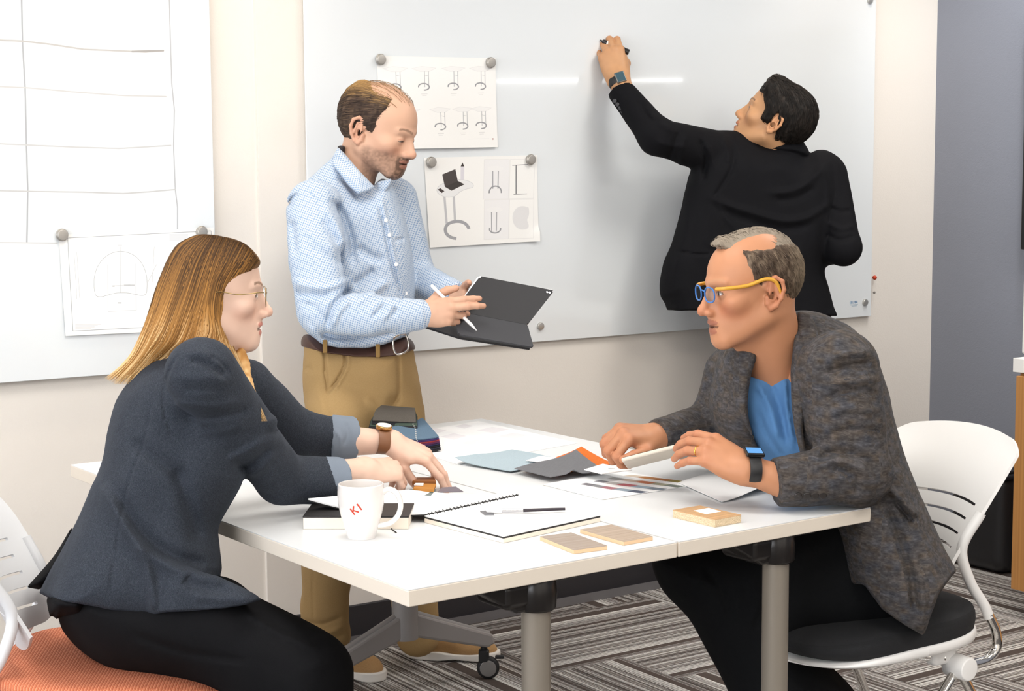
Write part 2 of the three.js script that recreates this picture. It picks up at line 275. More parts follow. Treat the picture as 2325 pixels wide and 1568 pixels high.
printed('printed sheet with two rows of small side tables, topmost on the big board', [[855, 127], [1124, 132], [1127, 334], [862, 339]], 1024, (c) => {
  for (const [x, y] of [[895, 160], [958, 160], [1025, 160], [1089, 160]]) sideTable(c, x, y, 27, 38);
  for (const [x, y] of [[925, 255], [995, 255], [1047, 255], [1091, 255]]) sideTable(c, x, y, 24, 36);
  c.fillStyle = '#c9b2ae'; c.beginPath(); c.arc(1119, 324, 2.2, 0, 7); c.fill(); c.fillStyle = '#ececec'; c.fillRect(1060, 322, 50, 1);
}, (u, v) => .002 + .006 * (1 - v) * (1 - v) + .003 * Math.sin(u * 3.1));
printed('printed sheet showing a laptop on a curved white side table, lower on the big board', [[962, 358], [1218, 352], [1221, 547], [974, 562]], 1024, (c) => {
  c.strokeStyle = '#e6e6e6'; c.lineWidth = 1; c.fillStyle = '#f0f0f1'; c.fillRect(1096, 362, 58, 92); c.fillRect(1098, 456, 58, 92); c.strokeRect(1096, 362, 58, 92); c.strokeRect(1098, 456, 58, 92); c.strokeRect(1156, 362, 58, 92); c.strokeRect(1157, 456, 58, 92);
  // big table: top, laptop, phone, bottle, legs, foot
  c.strokeStyle = '#c4c5c9'; c.lineWidth = 5; c.beginPath(); c.moveTo(1007, 446); c.lineTo(1012, 508); c.moveTo(1028, 446); c.lineTo(1031, 502); c.stroke();
  c.strokeStyle = '#a4a5aa'; c.lineWidth = 7; c.lineCap = 'butt'; c.beginPath(); c.moveTo(1034, 543); c.bezierCurveTo(1004, 540, 1002, 512, 1022, 506); c.bezierCurveTo(1040, 500, 1058, 506, 1063, 522); c.stroke();
  c.fillStyle = '#ecedee'; c.strokeStyle = '#d2d3d5'; c.lineWidth = 1; c.beginPath(); c.moveTo(990, 432); c.bezierCurveTo(992, 416, 1020, 408, 1045, 408); c.bezierCurveTo(1066, 410, 1078, 420, 1070, 427); c.bezierCurveTo(1050, 430, 1040, 436, 1034, 444); c.bezierCurveTo(1020, 452, 994, 448, 990, 432); c.fill(); c.stroke();
  c.fillStyle = '#dddbe2'; c.fillRect(1043, 378, 8, 30); c.fillStyle = '#3a3331'; c.beginPath(); c.moveTo(1043, 378); c.lineTo(1047, 369); c.lineTo(1051, 378); c.fill();
  c.fillStyle = '#4a4442'; c.beginPath(); c.moveTo(1002, 396); c.lineTo(1031, 384); c.lineTo(1037, 412); c.lineTo(1008, 424); c.fill(); c.fillStyle = '#3e3937'; c.beginPath(); c.moveTo(1008, 424); c.lineTo(1037, 411); c.lineTo(1052, 419); c.lineTo(1023, 433); c.fill();
  c.fillStyle = '#443c3a'; c.beginPath(); c.moveTo(992, 430); c.lineTo(998, 427); c.lineTo(1007, 434); c.lineTo(1001, 438); c.fill();
  c.strokeStyle = '#a8a9ad'; c.lineWidth = 2.4; for (const [x0, x1, y0, y1] of [[1116, 1129, 388, 430], [1115, 1127, 484, 528]]) { c.beginPath(); c.moveTo(x0, y0); c.lineTo(x0 + 1, y1); c.moveTo(x1, y0); c.lineTo(x1, y1); c.stroke(); c.fillStyle = '#f2f2f2'; c.beginPath(); c.ellipse(1122, y0 - 5, 19, 6, 0, 0, 7); c.fill(); }
  c.strokeStyle = '#98999d'; c.lineWidth = 3; c.beginPath(); c.arc(1123, 438, 14, Math.PI * .95, Math.PI * 2.05); c.stroke(); c.beginPath(); c.ellipse(1124, 524, 13, 9, 0, -.2, Math.PI * 1.1); c.stroke();
  c.strokeStyle = '#77777b'; c.lineWidth = 2.4; c.beginPath(); c.moveTo(1170, 376); c.lineTo(1172, 444); c.stroke(); c.lineWidth = 1.2; c.beginPath(); c.moveTo(1161, 376); c.lineTo(1198, 374); c.moveTo(1166, 444); c.lineTo(1198, 443); c.stroke();
  c.fillStyle = '#e4e4e5'; c.beginPath(); c.moveTo(1203, 476); c.bezierCurveTo(1180, 464, 1163, 480, 1165, 502); c.bezierCurveTo(1168, 526, 1190, 532, 1203, 524); c.bezierCurveTo(1208, 514, 1196, 508, 1202, 500); c.bezierCurveTo(1206, 490, 1204, 482, 1203, 476); c.fill();
}, (u, v) => .002 + .004 * (1 - v) * (1 - v) + (u > .9 && v < .12 ? .008 * (u - .9) * 10 : 0));
printed('technical drawing of a curved table top, on the left board behind the woman', [[133, 533], [484, 516], [498, 745], [147, 762]], 1400, (c) => {
  c.strokeStyle = '#96999d'; c.lineWidth = 1.1; c.beginPath(); c.moveTo(152, 540); c.lineTo(478, 524); c.lineTo(490, 734); c.lineTo(163, 751); c.closePath(); c.stroke();
  c.strokeStyle = '#a9abae'; c.lineWidth = 1; c.beginPath(); c.moveTo(212, 668); c.bezierCurveTo(200, 610, 230, 572, 268, 570); c.bezierCurveTo(312, 572, 334, 612, 327, 662); c.bezierCurveTo(322, 680, 300, 662, 268, 664); c.bezierCurveTo(240, 664, 222, 682, 212, 668); c.stroke();
  c.strokeStyle = '#c4c5c7'; c.lineWidth = .9; c.beginPath(); for (const [a, b, x, y] of [[240, 600, 240, 706], [303, 598, 303, 704], [240, 706, 303, 704], [268, 560, 268, 664], [166, 572, 172, 678], [172, 572, 178, 676], [250, 648, 290, 646], [345, 560, 340, 640], [330, 640, 350, 600]]) { c.moveTo(a, b); c.lineTo(x, y); } c.stroke();
  c.fillStyle = '#9b9b9d'; c.fillRect(276, 646, 24, 1.4); c.fillRect(250, 648, 5, 2); c.fillRect(262, 686, 8, 2); c.fillStyle = '#c9c9cb'; for (let k = 0; k < 4; k++) c.fillRect(168, 735 + k * 3, 56 - k * 7, 1); for (let k = 0; k < 5; k++) c.fillRect(380, 532 + k * 3, 44, .8); c.fillRect(340, 580, 10, 1); c.fillRect(225, 580, 8, 1); c.fillRect(262, 556, 10, 1);
}, (u, v) => .002 + .005 * (1 - v) * (1 - v));
{
  const g = lathe([[0, .0125], [.0125, .0125], [.0145, .011], [.0148, .009], [.0148, .007], [.0165, .0065], [.0168, .005], [.0168, .0005], [.016, 0], [0, 0]], 36); g.rotateX(Math.PI / 2);
  const spots = [[863, 135, 'at the upper left corner of the top sheet'], [1113, 142, 'at the upper right corner of the top sheet'], [978, 368, 'at the left corner of the laptop sheet'], [1204, 362, 'at the right corner of the laptop sheet'], [140, 533, 'at the left corner of the technical drawing'], [457, 526, 'right at the top of the woman\'s head on the drawing']];
  for (const [x, y, w] of spots) { const m = solo('magnet', g, steelDark, 'round brushed steel magnet ' + w, 'magnet', 'steel magnets'); m.position.copy(onWall(x, y, .036)); m.rotation.y = WA; }
  const ball = new THREE.SphereGeometry(.0085, 20, 14), p = onWall(1986, 630, .03), m = solo('magnet', ball, std(0xc2401f, .4), 'small red ball magnet on the right edge of the big board', 'magnet'); m.position.copy(p);
  const k = solo('hook', lathe([[0, .006], [.004, .005], [.005, 0], [.003, -.006], [0, -.007]], 16), steelDark, 'tiny grey knob on the big board edge, below the red magnet', 'hook'); k.position.copy(onWall(1985, 664, .03)); k.rotation.x = 1.2;
}

// ---------------------------------------------------------------- right side: counter, screen, bin
{
  const wood = canvasTex(512, 512, (g, w, h) => { g.fillStyle = '#b98349'; g.fillRect(0, 0, w, h); const R = rng(9); for (let i = 0; i < 420; i++) { const v = R() * 40 - 20; g.fillStyle = `rgba(${185 + v},${131 + v},${73 + v * .8},.5)`; g.fillRect(R() * w, 0, 1 + R() * 5, h); } });
  const p0 = onLevel(2300, 812, .83), s = wallS(p0), d = wallD(p0), t = thing('counter', 'wooden counter with a thick white top at the right edge', 'cabinet', W(s, 0, d), WA), wd = S1 - s, L = 2.2;
  mesh('worktop', box(wd, .045, L, wd / 2, .8075, L / 2, .002), std(0xf3f2f0, .35), t);
  const cab = mesh('carcass', box(wd - .02, .7, L - .03, wd / 2 + .01, .43, L / 2), std(0xffffff, .5, { map: wood }), t);
  for (let k = 0; k < 4; k++) { const dr = mesh('door', boxUV(box(.018, .69, .52, .002, .43, .28 + k * .54, .002)), std(0xffffff, .45, { map: wood }), t); mesh('handle', box(.012, .012, .14, -.014, .25, .28 + k * .54, .004), steelDark, dr); }
  mesh('toe_kick', box(wd - .08, .08, L - .03, wd / 2 + .035, .04, L / 2), std(0x1c1b1d, .6), t);
  const q = onLevel(2330, 803, .83), dp = thing('dispenser', 'white upright panel standing on the counter below the screen', 'dispenser', W(S1 - .12, .83, wallD(onLevel(2318, 800, .83)) + .1), WA);
  dp.position.copy(onLevel(2319, 803, .83)).addScaledVector(WN, 0); dp.position.y = .83;
  mesh('body', box(.1, .2, .5, .05, .1, .25, .006), std(0xf5f5f4, .4), dp); mesh('front_panel', box(.008, .17, .46, -.002, .1, .25, .003), std(0xefefee, .25), dp); dp.scale.y = 1.32;
  const r = ray(2316, 560), k = (S1 - .07 - (V(0, EYE, 0).sub(WALL0).dot(WS))) / r.dot(WS), tv = V(0, EYE, 0).addScaledVector(r, k), scr = thing('wall_screen', 'large dark flat screen mounted on the grey blue wall', 'screen', tv, WA);
  mesh('bezel', box(.05, .86, 1.0, .025, .42, .5, .006), std(0x0d0d0f, .35), scr); mesh('display', box(.004, .8, .94, -.001, .42, .5), std(0x060608, .08), scr);
  const bn = onLevel(2262, 1283, 0), bin = thing('waste_bin', 'black round edged waste bin beside the wooden counter', 'bin', V(bn.x, 0, bn.z).addScaledVector(WS, -.02), WA);
  mesh('body', new RoundedBoxGeometry(.2, .36, .26, 5, .05).translate(0, .18, 0), std(0x1d1d20, .45), bin); mesh('rim', box(.205, .02, .265, 0, .352, 0, .009), std(0x26262a, .4), bin); mesh('lid', box(.19, .012, .25, 0, .366, 0, .005), std(0x18181a, .5), bin);
}
// ---------------------------------------------------------------- the two joined tables
const tableEdge = std(0xe3d9cb, .45), tableWhite = std(0xe6e8e9, .32, { clearcoat: .15, clearcoatRoughness: .3 }), legMat = std(0x8f877c, .42, { metalness: .35 }), castBlack = std(0x1b1817, .3), footGrey = std(0x9b9897, .38, { metalness: .3 }), rubber = std(0x1a1a1c, .6);
const TW = .6085, TL = 1.524;
function makeTable(label, v0) {
  const t = thing('table', label, 'table', T(v0, 0), TH, 'white tables joined side by side');
  mesh('laminate', box(TW - .005, .0016, TL - .001, TW / 2, TY - .0008, -TL / 2), tableWhite, mesh('tabletop', box(TW - .004, .029, TL, TW / 2, TY - .016, -TL / 2, .0025), tableEdge, t), 'white laminate surface');
  const colG = cyl(.027, .027, TY - .03 - .16, 0, (TY - .03 - .16) / 2 + .16, 0, 36);
  const castG = merge([lathe([[0, -.005], [.034, -.005], [.038, 0], [.039, .03], [.036, .052], [.03, .055], [0, .055]], 36).translate(0, TY - .085, 0), box(.075, .05, .1, -.045, TY - .056, -.03, .014), box(.2, .012, .09, 0, TY - .037, -.03, .004), extrude([[-.12, 0], [-.03, -.052], [.03, -.052], [.03, 0]], .04, .005).translate(-.02, TY - .032, -.03)]);
  // feet: tapering beams either way across the table, on casters
  const L = TW / 2 - .03, beam = (s) => { const g = extrude([[.02, .172], [.02, .226], [L, .124], [L + .006, .106], [L - .01, .1]], .03, .007).translate(0, 0, -.015); if (s < 0) g.rotateY(Math.PI); return g; };
  const ridge = (s) => { const a = V(s * .02, .231, 0), b = V(s * (L + .004), .126, 0); return tube([a, a.clone().lerp(b, .5), b], .0095, 8, 10); };
  const footG = merge([beam(1), beam(-1), ridge(1), ridge(-1), cyl(.036, .036, .12, 0, .222, 0, 32)]);
  const wheel = lathe([[0, .012], [.02, .012], [.0225, .0135], [.03, .011], [.032, .006], [.032, -.006], [.03, -.011], [.0225, -.0135], [.02, -.012], [0, -.012]], 36).rotateX(Math.PI / 2).translate(.012, .032, 0);
  const hood = merge([cyl(.009, .009, .04, 0, .085, 0, 16), box(.03, .04, .03, 0, .066, 0, .008), box(.026, .01, .014, .045, .062, 0, .004)]);
  const disc = lathe([[0, .0145], [.021, .0145], [.0235, .0135]], 36).rotateX(Math.PI / 2).translate(.012, .032, 0);
  for (const u of [.045, TL - .06]) {
    const leg = mesh('leg', colG, legMat, t); leg.position.set(TW / 2, 0, -u);
    const c = mesh('bracket', castG, castBlack, leg); if (u > 1) c.rotation.y = Math.PI;
    mesh('foot', footG, footGrey, leg);
    for (const s of [1, -1]) { const w = mesh('caster', merge([wheel.clone(), hood.clone()]), rubber, leg); w.position.set(s * (L - .012), 0, 0); const hubM = std(0x8d8a89, .35, { metalness: .4 }); if (s > 0) w.rotation.y = -TH; for (const g of [disc, disc.clone().rotateY(Math.PI).translate(.024, 0, 0)]) { const h = mesh('caster_hub', g, hubM, leg); h.position.copy(w.position); h.rotation.y = w.rotation.y; } }
  }
  return t;
}
makeTable('white table nearer the woman, holding the mug and the open notebook', 0);
makeTable('white table beside the seated man, holding the fabric swatches and the wooden block', TW);

// ---------------------------------------------------------------- chairs
function pad(w, d, h, n, crown) {   // a rounded cushion: superellipse outline, domed top
  const R = 14, A = 64, pos = [], uv = [], idx = [], prof = [];
  for (let i = 0; i <= R; i++) prof.push([i / R, 1]); for (const [r, y] of [[1.015, .72], [1.02, .5], [1.01, .25], [.98, .04], [.9, 0], [.45, 0], [0, 0]]) prof.push([r, y, 1]);
  for (const [r, y, side] of prof) for (let k = 0; k <= A; k++) {
    const a = k / A * Math.PI * 2, c = Math.cos(a), s = Math.sin(a), q = Math.pow(Math.pow(Math.abs(c), n) + Math.pow(Math.abs(s), n), -1 / n);
    const x = w / 2 * c * q * r, z = d / 2 * s * q * r; let yy = side ? y * h : h * (1 - .13 * Math.pow(r, 9));
    yy += crown(x / w * 2, z / d * 2) * (side ? clamp(y * 1.2, 0.35, 1) : 1); pos.push(x, yy, z); uv.push(z, x + (side ? y * .05 : 0));
  }
  for (let i = 0; i < prof.length - 1; i++) for (let k = 0; k < A; k++) { const a = i * (A + 1) + k, b = a + 1, c = a + A + 1, e = c + 1; idx.push(a, b, c, b, e, c); }
  const g = new THREE.BufferGeometry(); g.setAttribute('position', new THREE.Float32BufferAttribute(pos, 3)); g.setAttribute('uv', new THREE.Float32BufferAttribute(uv, 2)); g.setIndex(idx); g.computeVertexNormals(); return g;
}
const orangeTex = canvasTex(512, 512, (g, w, h) => {
  g.fillStyle = '#cf7650'; g.fillRect(0, 0, w, h); const R = rng(4);
  for (let x = 0; x < w; x += 16) { g.fillStyle = '#a5533a'; g.fillRect(x, 0, 2.5, h); g.fillStyle = '#df9674'; g.fillRect(x + 5, 0, 3, h); g.fillStyle = '#c46d4a'; g.fillRect(x + 10, 0, 3, h); for (let y = 0; y < h; y += 5) { g.fillStyle = R() < .5 ? '#e9ad8e' : '#b0603f'; g.fillRect(x + 4 + R() * 8, y, 3, 2); } }
});
function fabricTex(base, spread, seed, streak = 1) {
  const b = new THREE.Color(base), c = [b.r, b.g, b.b].map((x) => (x <= .0031308 ? x * 12.92 : 1.055 * Math.pow(x, 1 / 2.4) - .055) * 255);
  return dataTex(256, 256, (x, y) => { const n = h3(x, y, seed) * .45 + h3(x >> 1, y, seed + 7) * .3 + noise3(x / 9, y / (9 * streak), seed) * .35 * 0 + h3(x, y >> 2, seed + 3) * .35; return c.map((v, i) => v + n * spread * (1 + .25 * h3(x, y, seed + 11 + i))); });
}
const blackFab = rep(fabricTex(0x202124, 8, 3), 12), weaveBump = rep(dataTex(64, 64, (x, y) => [128 + 90 * Math.sin(x * Math.PI / 4) * Math.sin(y * Math.PI / 4) + h3(x, y, 9) * 30], false), 60);
function makeChair(label, pos, turn, shellMat, seatMat) {
  const t = thing('chair', label, 'chair', pos, turn, 'moulded chairs on chrome legs');
  const crown = (x, z) => .012 * z * z * (z < 0 ? 1.4 : -2.2) + .012 * x * x;
  const shell = mesh('seat_shell', pad(.475, .47, .02, 3.2, (x, z) => crown(x, z)), shellMat, t); shell.position.y = .402;
  const cu = mesh('seat_cushion', pad(.47, .465, .052, 3.2, crown), seatMat, t); cu.position.y = .417;
  // back: a curved shell with five slots
  const f = (u, v) => { const x = (u - .5) * 2, w = lerp(.15, .195, sstep(0, .75, v)) * (1 - .05 * Math.pow(Math.max(0, v - .9) * 10, 2)), y = .52 + .325 * v - .02 * x * x * sstep(.6, 1, v); return V(x * w, y, -.205 - .12 * v - .05 * v * v + .075 * x * x * (1 - .35 * v)); };
  const hole = (u, v) => { const x = (u - .5) * 2, lim = .66 + .1 * v; if (Math.abs(x) > lim) return false; for (let k = 0; k < 5; k++) { const c = .1 + k * .1; if (Math.abs(v - c) < .0085) return true; } return false; };
  const g = sheet(44, 118, (u, v) => { const r = .07, x = Math.abs(u - .5) * 2; let vv = v; if (v > .5) { const ex = Math.max(0, (x - .8) / .2); vv = v - ex * ex * .06 * (v - .5) * 2; } else { const ex = Math.max(0, (x - .6) / .4); vv = v + ex * ex * .12 * (1 - v * 2); } const xx = (u - .5) * 2; return f(u, vv + .035 * (1 - xx * xx) * sstep(0, .08, v) * sstep(.95, .65, v)); }, .007, hole);
  mesh('backrest', g, shellMat, t);
  for (const s of [1, -1]) {
    mesh('upright', tube([f(s > 0 ? .98 : .02, .5).add(V(0, 0, .002)), f(s > 0 ? .985 : .015, .26).add(V(0, 0, -.006)), V(s * .165, .53, -.2), V(s * .178, .47, -.235), V(s * .182, .445, -.245)], .0118, 30, 14), shellMat, t);
    mesh('back_tube', tube([V(s * .182, .452, -.243), V(s * .188, .41, -.262), V(s * .19, .375, -.262), V(s * .19, .354, -.235), V(s * .19, .35, -.16)], .011, 30, 14), chrome, t);
    mesh('pivot', merge([lathe([[0, .028], [.022, .028], [.026, .025], [.027, 0], [.027, -.03], [0, -.03]], 32).rotateZ(-Math.PI / 2 * s).translate(s * .19, .35, -.15)]), shellMat, t);
    mesh('bracket', box(.035, .06, .07, s * .16, .385, -.12, .012), shellMat, t);
    mesh('leg', tube([V(s * .185, .345, -.145), V(s * .198, .24, -.03), V(s * .215, .06, .15), V(s * .218, .012, .2)], .011, 24, 14), chrome, t);
    mesh('leg', tube([V(s * .185, .345, -.15), V(s * .198, .24, -.21), V(s * .22, .05, -.32), V(s * .223, .012, -.345)], .011, 24, 14), chrome, t);
    mesh('seat_rail', tube([V(s * .17, .37, -.12), V(s * .12, .385, 0), V(s * .1, .39, .15)], .01, 16, 10), chrome, t);
  }
  mesh('cross_rail', tube([V(-.19, .35, -.15), V(.19, .35, -.15)], .01, 8, 10), chrome, t);
  return t;
}
const shellWhite = std(0xeeedeb, .38), shellGrey = std(0xdfe1e4, .35);
const chairB = (() => { const a = onLevel(2210, 1402, .455), b = onLevel(1840, 1480, .455), m = a.clone().lerp(b, .5).addScaledVector(TU, .225).add(V(.075, 0, -.01)); return makeChair('white chair with slotted back and black seat under the man in the tweed jacket', V(m.x, 0, m.z), Math.atan2(-TV.x, -TV.z) - .07, shellWhite, std(0x17181b, .9, { bumpMap: weaveBump, bumpScale: .0006 })); })();
const chairA = (() => { const fw = V(.996, 0, -.087), m = onLevel(85, 1430, .478).addScaledVector(fw, .2).add(V(.022, 0, .195)); return makeChair('pale grey chair with slotted back and orange ribbed seat under the woman', V(m.x, 0, m.z), Math.atan2(fw.x, fw.z), shellGrey, std(0xffffff, .85, { map: rep(orangeTex, 5.2), bumpMap: rep(orangeTex, 5.2), bumpScale: .0012 })); })();

// ---------------------------------------------------------------- things on the tables
const L4 = (cs, y) => cs.map(([x, z]) => onLevel(x, z, y));
function slab(q, y0, y1, r = 0) {    // a plate over four corners (world x, z), between two heights
  const g = new THREE.BufferGeometry(), pos = [], uv = [], c = (i, y) => [q[i].x, y, q[i].z], UVS = [[0, 1], [1, 1], [1, 0], [0, 0]];
  const face = (A, B, C, D) => { for (const [p, w] of [[A, 0], [B, 1], [C, 2], [A, 0], [C, 2], [D, 3]]) { pos.push(...p); uv.push(...UVS[w]); } };
  const cr = (q[1].x - q[0].x) * (q[2].z - q[1].z) - (q[1].z - q[0].z) * (q[2].x - q[1].x), k = cr > 0 ? [3, 2, 1, 0] : [0, 1, 2, 3];
  for (const i of [0, 1]) { const f = i ? [...k].reverse() : k; const P = f.map((j) => c(j, i ? y0 : y1)); for (const [n, w] of [[0, f[0]], [1, f[1]], [2, f[2]], [0, f[0]], [2, f[2]], [3, f[3]]]) { pos.push(...P[n]); uv.push(...UVS[w]); } }
  for (let i = 0; i < 4; i++) { const a = k[i], b = k[(i + 1) % 4]; face(c(b, y1), c(a, y1), c(a, y0), c(b, y0)); }
  g.setAttribute('position', new THREE.Float32BufferAttribute(pos, 3)); g.setAttribute('uv', new THREE.Float32BufferAttribute(uv, 2)); g.computeVertexNormals(); return g;
}
function canvasOn(cs, cw, bg, draw) {   // print for a sheet given by its corners in the frame
  const q = L4(cs, TY), h = Math.max(64, Math.round(cw * q[0].distanceTo(q[3]) / q[0].distanceTo(q[1])));
  return canvasTex(cw, h, (c) => {
    c.fillStyle = bg; c.fillRect(0, 0, cw, h);
    const [A, B, , D] = cs, m = [[B[0] - A[0], D[0] - A[0]], [B[1] - A[1], D[1] - A[1]]], det = m[0][0] * m[1][1] - m[0][1] * m[1][0], i = [m[1][1] / det, -m[1][0] / det, -m[0][1] / det, m[0][0] / det];
    c.setTransform(i[0] * cw, i[1] * h, i[2] * cw, i[3] * h, -(i[0] * A[0] + i[2] * A[1]) * cw, -(i[1] * A[0] + i[3] * A[1]) * h); draw(c);
  });
}
function cloth(cs, lift, nu = 26, nv = 22, thick = .0014) {   // corners in the frame, lift(u, v) = height over the table
  const f = (u, v) => { const h = TY + lift(u, v); const q = L4(cs, TY + .004), a = q[0].clone().lerp(q[1], u), b = q[3].clone().lerp(q[2], u), p = a.lerp(b, 1 - v); p.y = h; return p; };
  return sheet(nu, nv, f, thick);
}
// mug
{
  const b = onLevel(821, 1219, TY), t = thing('mug', 'white ceramic mug with red lettering at the near end of the table', 'mug', V(b.x, TY, b.z)), k = pix(b)[2] / FOCAL;
  const prof = [[0, 0], [.0255, 0], [.0275, .002], [.03, .01], [.0355, .03], [.041, .05], [.0445, .068], [.0455, .085], [.0445, .1], [.044, .104], [.0428, .1055], [.0415, .104], [.042, .09], [.0415, .07], [.038, .05], [.033, .03], [.027, .012], [0, .01]];
  const glaze = std(0xe6e1dd, .18, { clearcoat: .6, clearcoatRoughness: .08 });
  mesh('cup', lathe(new THREE.SplineCurve(prof.map((p) => new THREE.Vector2(...p))).getPoints(90).map((p) => [Math.max(0, p.x), p.y]), 64), glaze, t);
  const hp = [[.041, .088], [.055, .095], [.07, .088], [.0775, .068], [.073, .046], [.058, .03], [.042, .025], [.033, .024]], hg = tube(hp.map(([x, y]) => V(x, y, 0)), .0052, 60, 16); hg.scale(1, 1, 1.35);
  const hd = mesh('handle', hg, glaze, t); hd.rotation.y = -.12;
  const rAt = (y) => { for (let i = 1; i < 9; i++) if (prof[i + 1][1] >= y) { const a = prof[i], c = prof[i + 1]; return lerp(a[0], c[0], (y - a[1]) / (c[1] - a[1])); } return .0455; };
  const ang0 = -.13, y0 = .064, rot = .62, strokes = [[-.0095, -.0075, -.0095, .0075], [-.0085, -.0008, .0, .0075], [-.0062, .0012, .0008, -.0078], [.0078, -.0075, .0078, .0075]], gs = [];
  for (const [xa, ya, xb, yb] of strokes) {
    const len = Math.hypot(xb - xa, yb - ya), g = new THREE.BoxGeometry(.0027, len, .0012, 2, 6, 1), p = g.attributes.position, th = -Math.atan2(xb - xa, yb - ya), c = Math.cos(th), s = Math.sin(th);
    for (let i = 0; i < p.count; i++) { let x = p.getX(i), y = p.getY(i); const z = p.getZ(i); let X = c * x - s * y + (xa + xb) / 2, Y = s * x + c * y + (ya + yb) / 2; const cr = Math.cos(rot), sr = Math.sin(rot); x = cr * X - sr * Y; y = sr * X + cr * Y; const r = rAt(y0 + y) + z + .0003, a = ang0 + x / .044; p.setXYZ(i, Math.sin(a) * r, y0 + y, Math.cos(a) * r); }
    g.computeVertexNormals(); gs.push(g);
  }
  mesh('lettering', merge(gs), std(0xc23a22, .4), t, 'red letters KI slanting upwards');
}
// cream book with a black cover, and the spiral notebook lying open across it
const paperW = std(0xeeeeee, .8), paperCream = std(0xeadfd0, .8), coverBlack = std(0x1a1817, .5);
{
  const a = onLevel(689, 1201, TY), b = onLevel(927, 1201, TY), back = V(b.x - a.x, 0, b.z - a.z).normalize(), dp = V(back.z, 0, -back.x), dir = dp.dot(V(0, 0, -1)) > 0 ? dp : dp.negate(), Dp = .13, q = [a, b, b.clone().addScaledVector(dir, Dp), a.clone().addScaledVector(dir, Dp)];
  const t = thing('book', 'thick cream book with a black cover behind the mug', 'book', V(0, 0, 0));
  mesh('page_block', slab(q, TY + .0005, TY + .023), paperCream, t); const o = q.map((p, i) => p.clone().addScaledVector(back, i === 1 || i === 2 ? .001 : -.001));
  mesh('cover', slab(o, TY + .023, TY + .026), coverBlack, t);
  mesh('ribbon', tube([onLevel(868, 1193, TY).add(V(0, .004, .004)), onLevel(880, 1195, TY).add(V(0, .002, 0)), onLevel(892, 1204, TY).add(V(0, .0012, 0)), onLevel(900, 1210, TY).add(V(0, .0012, 0))], .0012, 16, 6), coverBlack, t);
}
{
  const t = thing('spiral_notebook', 'open spiral notebook with blank white pages in the middle of the near table', 'notebook', V(0, 0, 0)), yT = TY + .0145, q = L4([[964, 1170], [1177, 1124], [1363, 1168], [1143, 1216]], yT);
  mesh('back_block', slab(q, TY + .0006, TY + .009), paperCream, t); mesh('cover', slab(q, TY + .009, TY + .0125), coverBlack, t);
  mesh('page', slab(q, TY + .0125, yT), paperW, t);
  const sketch = (px) => px;
  const sp0 = q[0], sp1 = q[1], L = onLevel(700, 1142, TY + .04), M = V(0, 0, 0).copy(L).add(sp1).sub(sp0);
  const f = (u, v) => { const a = sp0.clone().lerp(sp1, v), b = L.clone().lerp(M, v), p = a.lerp(b, u); p.y = yT + .001 + .03 * u * u * (1 - .75 * v) - .004 * Math.sin(u * Math.PI); return p; };
  mesh('page', sheet(24, 16, (u, v) => f(u, v).add(V(0, .003, 0)), .003), paperW, t); mesh('cover', sheet(24, 16, (u, v) => f(u, v), .002), coverBlack, t);
  const ax = sp1.clone().sub(sp0), len = ax.length(), n = 26, ring = []; ax.normalize(); const side = V(ax.z, 0, -ax.x);
  for (let k = 0; k < n; k++) { const c = sp0.clone().addScaledVector(ax, len * (k + .8) / (n + .6)), pts = []; for (let j = 0; j < 14; j++) { const a = j / 14 * Math.PI * 2; pts.push(V(c.x, TY + .0125, c.z).addScaledVector(side, Math.cos(a) * .006).addScaledVector(ax, j / 14 * .002).add(V(0, Math.sin(a) * .0062, 0))); } ring.push(tube(pts, .0008, 20, 5, true)); }
  mesh('wire_binding', merge(ring), std(0x2a2828, .4, { metalness: .6 }), t);
  const p = thing('pen', 'white tipped pen with a black barrel lying on the notebook page', 'pen', V(0, 0, 0)), P = (x, z) => onLevel(x, z, yT + .007).setY(yT + .0068);
  const a0 = P(1105, 1158), a1 = P(1140, 1158.5), a2 = P(1188, 1158), a3 = P(1283, 1154.5);
  const seg = (a, b, ra, rb) => { const d = b.clone().sub(a), g = new THREE.CylinderGeometry(rb, ra, d.length(), 20); g.applyQuaternion(new THREE.Quaternion().setFromUnitVectors(V(0, 1, 0), d.normalize())); const m = a.clone().lerp(b, .5); return g.translate(m.x, m.y, m.z); };
  mesh('tip', merge([new THREE.SphereGeometry(.0062, 16, 12).translate(a0.x + .004, a0.y + .001, a0.z), seg(a0.clone().add(V(.004, .001, 0)), a1, .0062, .005)]), std(0xf3f3f3, .3), p);
  mesh('ferrule', seg(a1, a2, .004, .0036), std(0xc9c9cc, .25, { metalness: .9 }), p); mesh('barrel', seg(a2, a3, .0036, .0028), std(0x29212a, .35), p);
  mesh('clip', slab([P(1090, 1154), P(1118, 1151), P(1122, 1162), P(1100, 1162)], yT + .0002, yT + .002), std(0x77777b, .4), p);
}
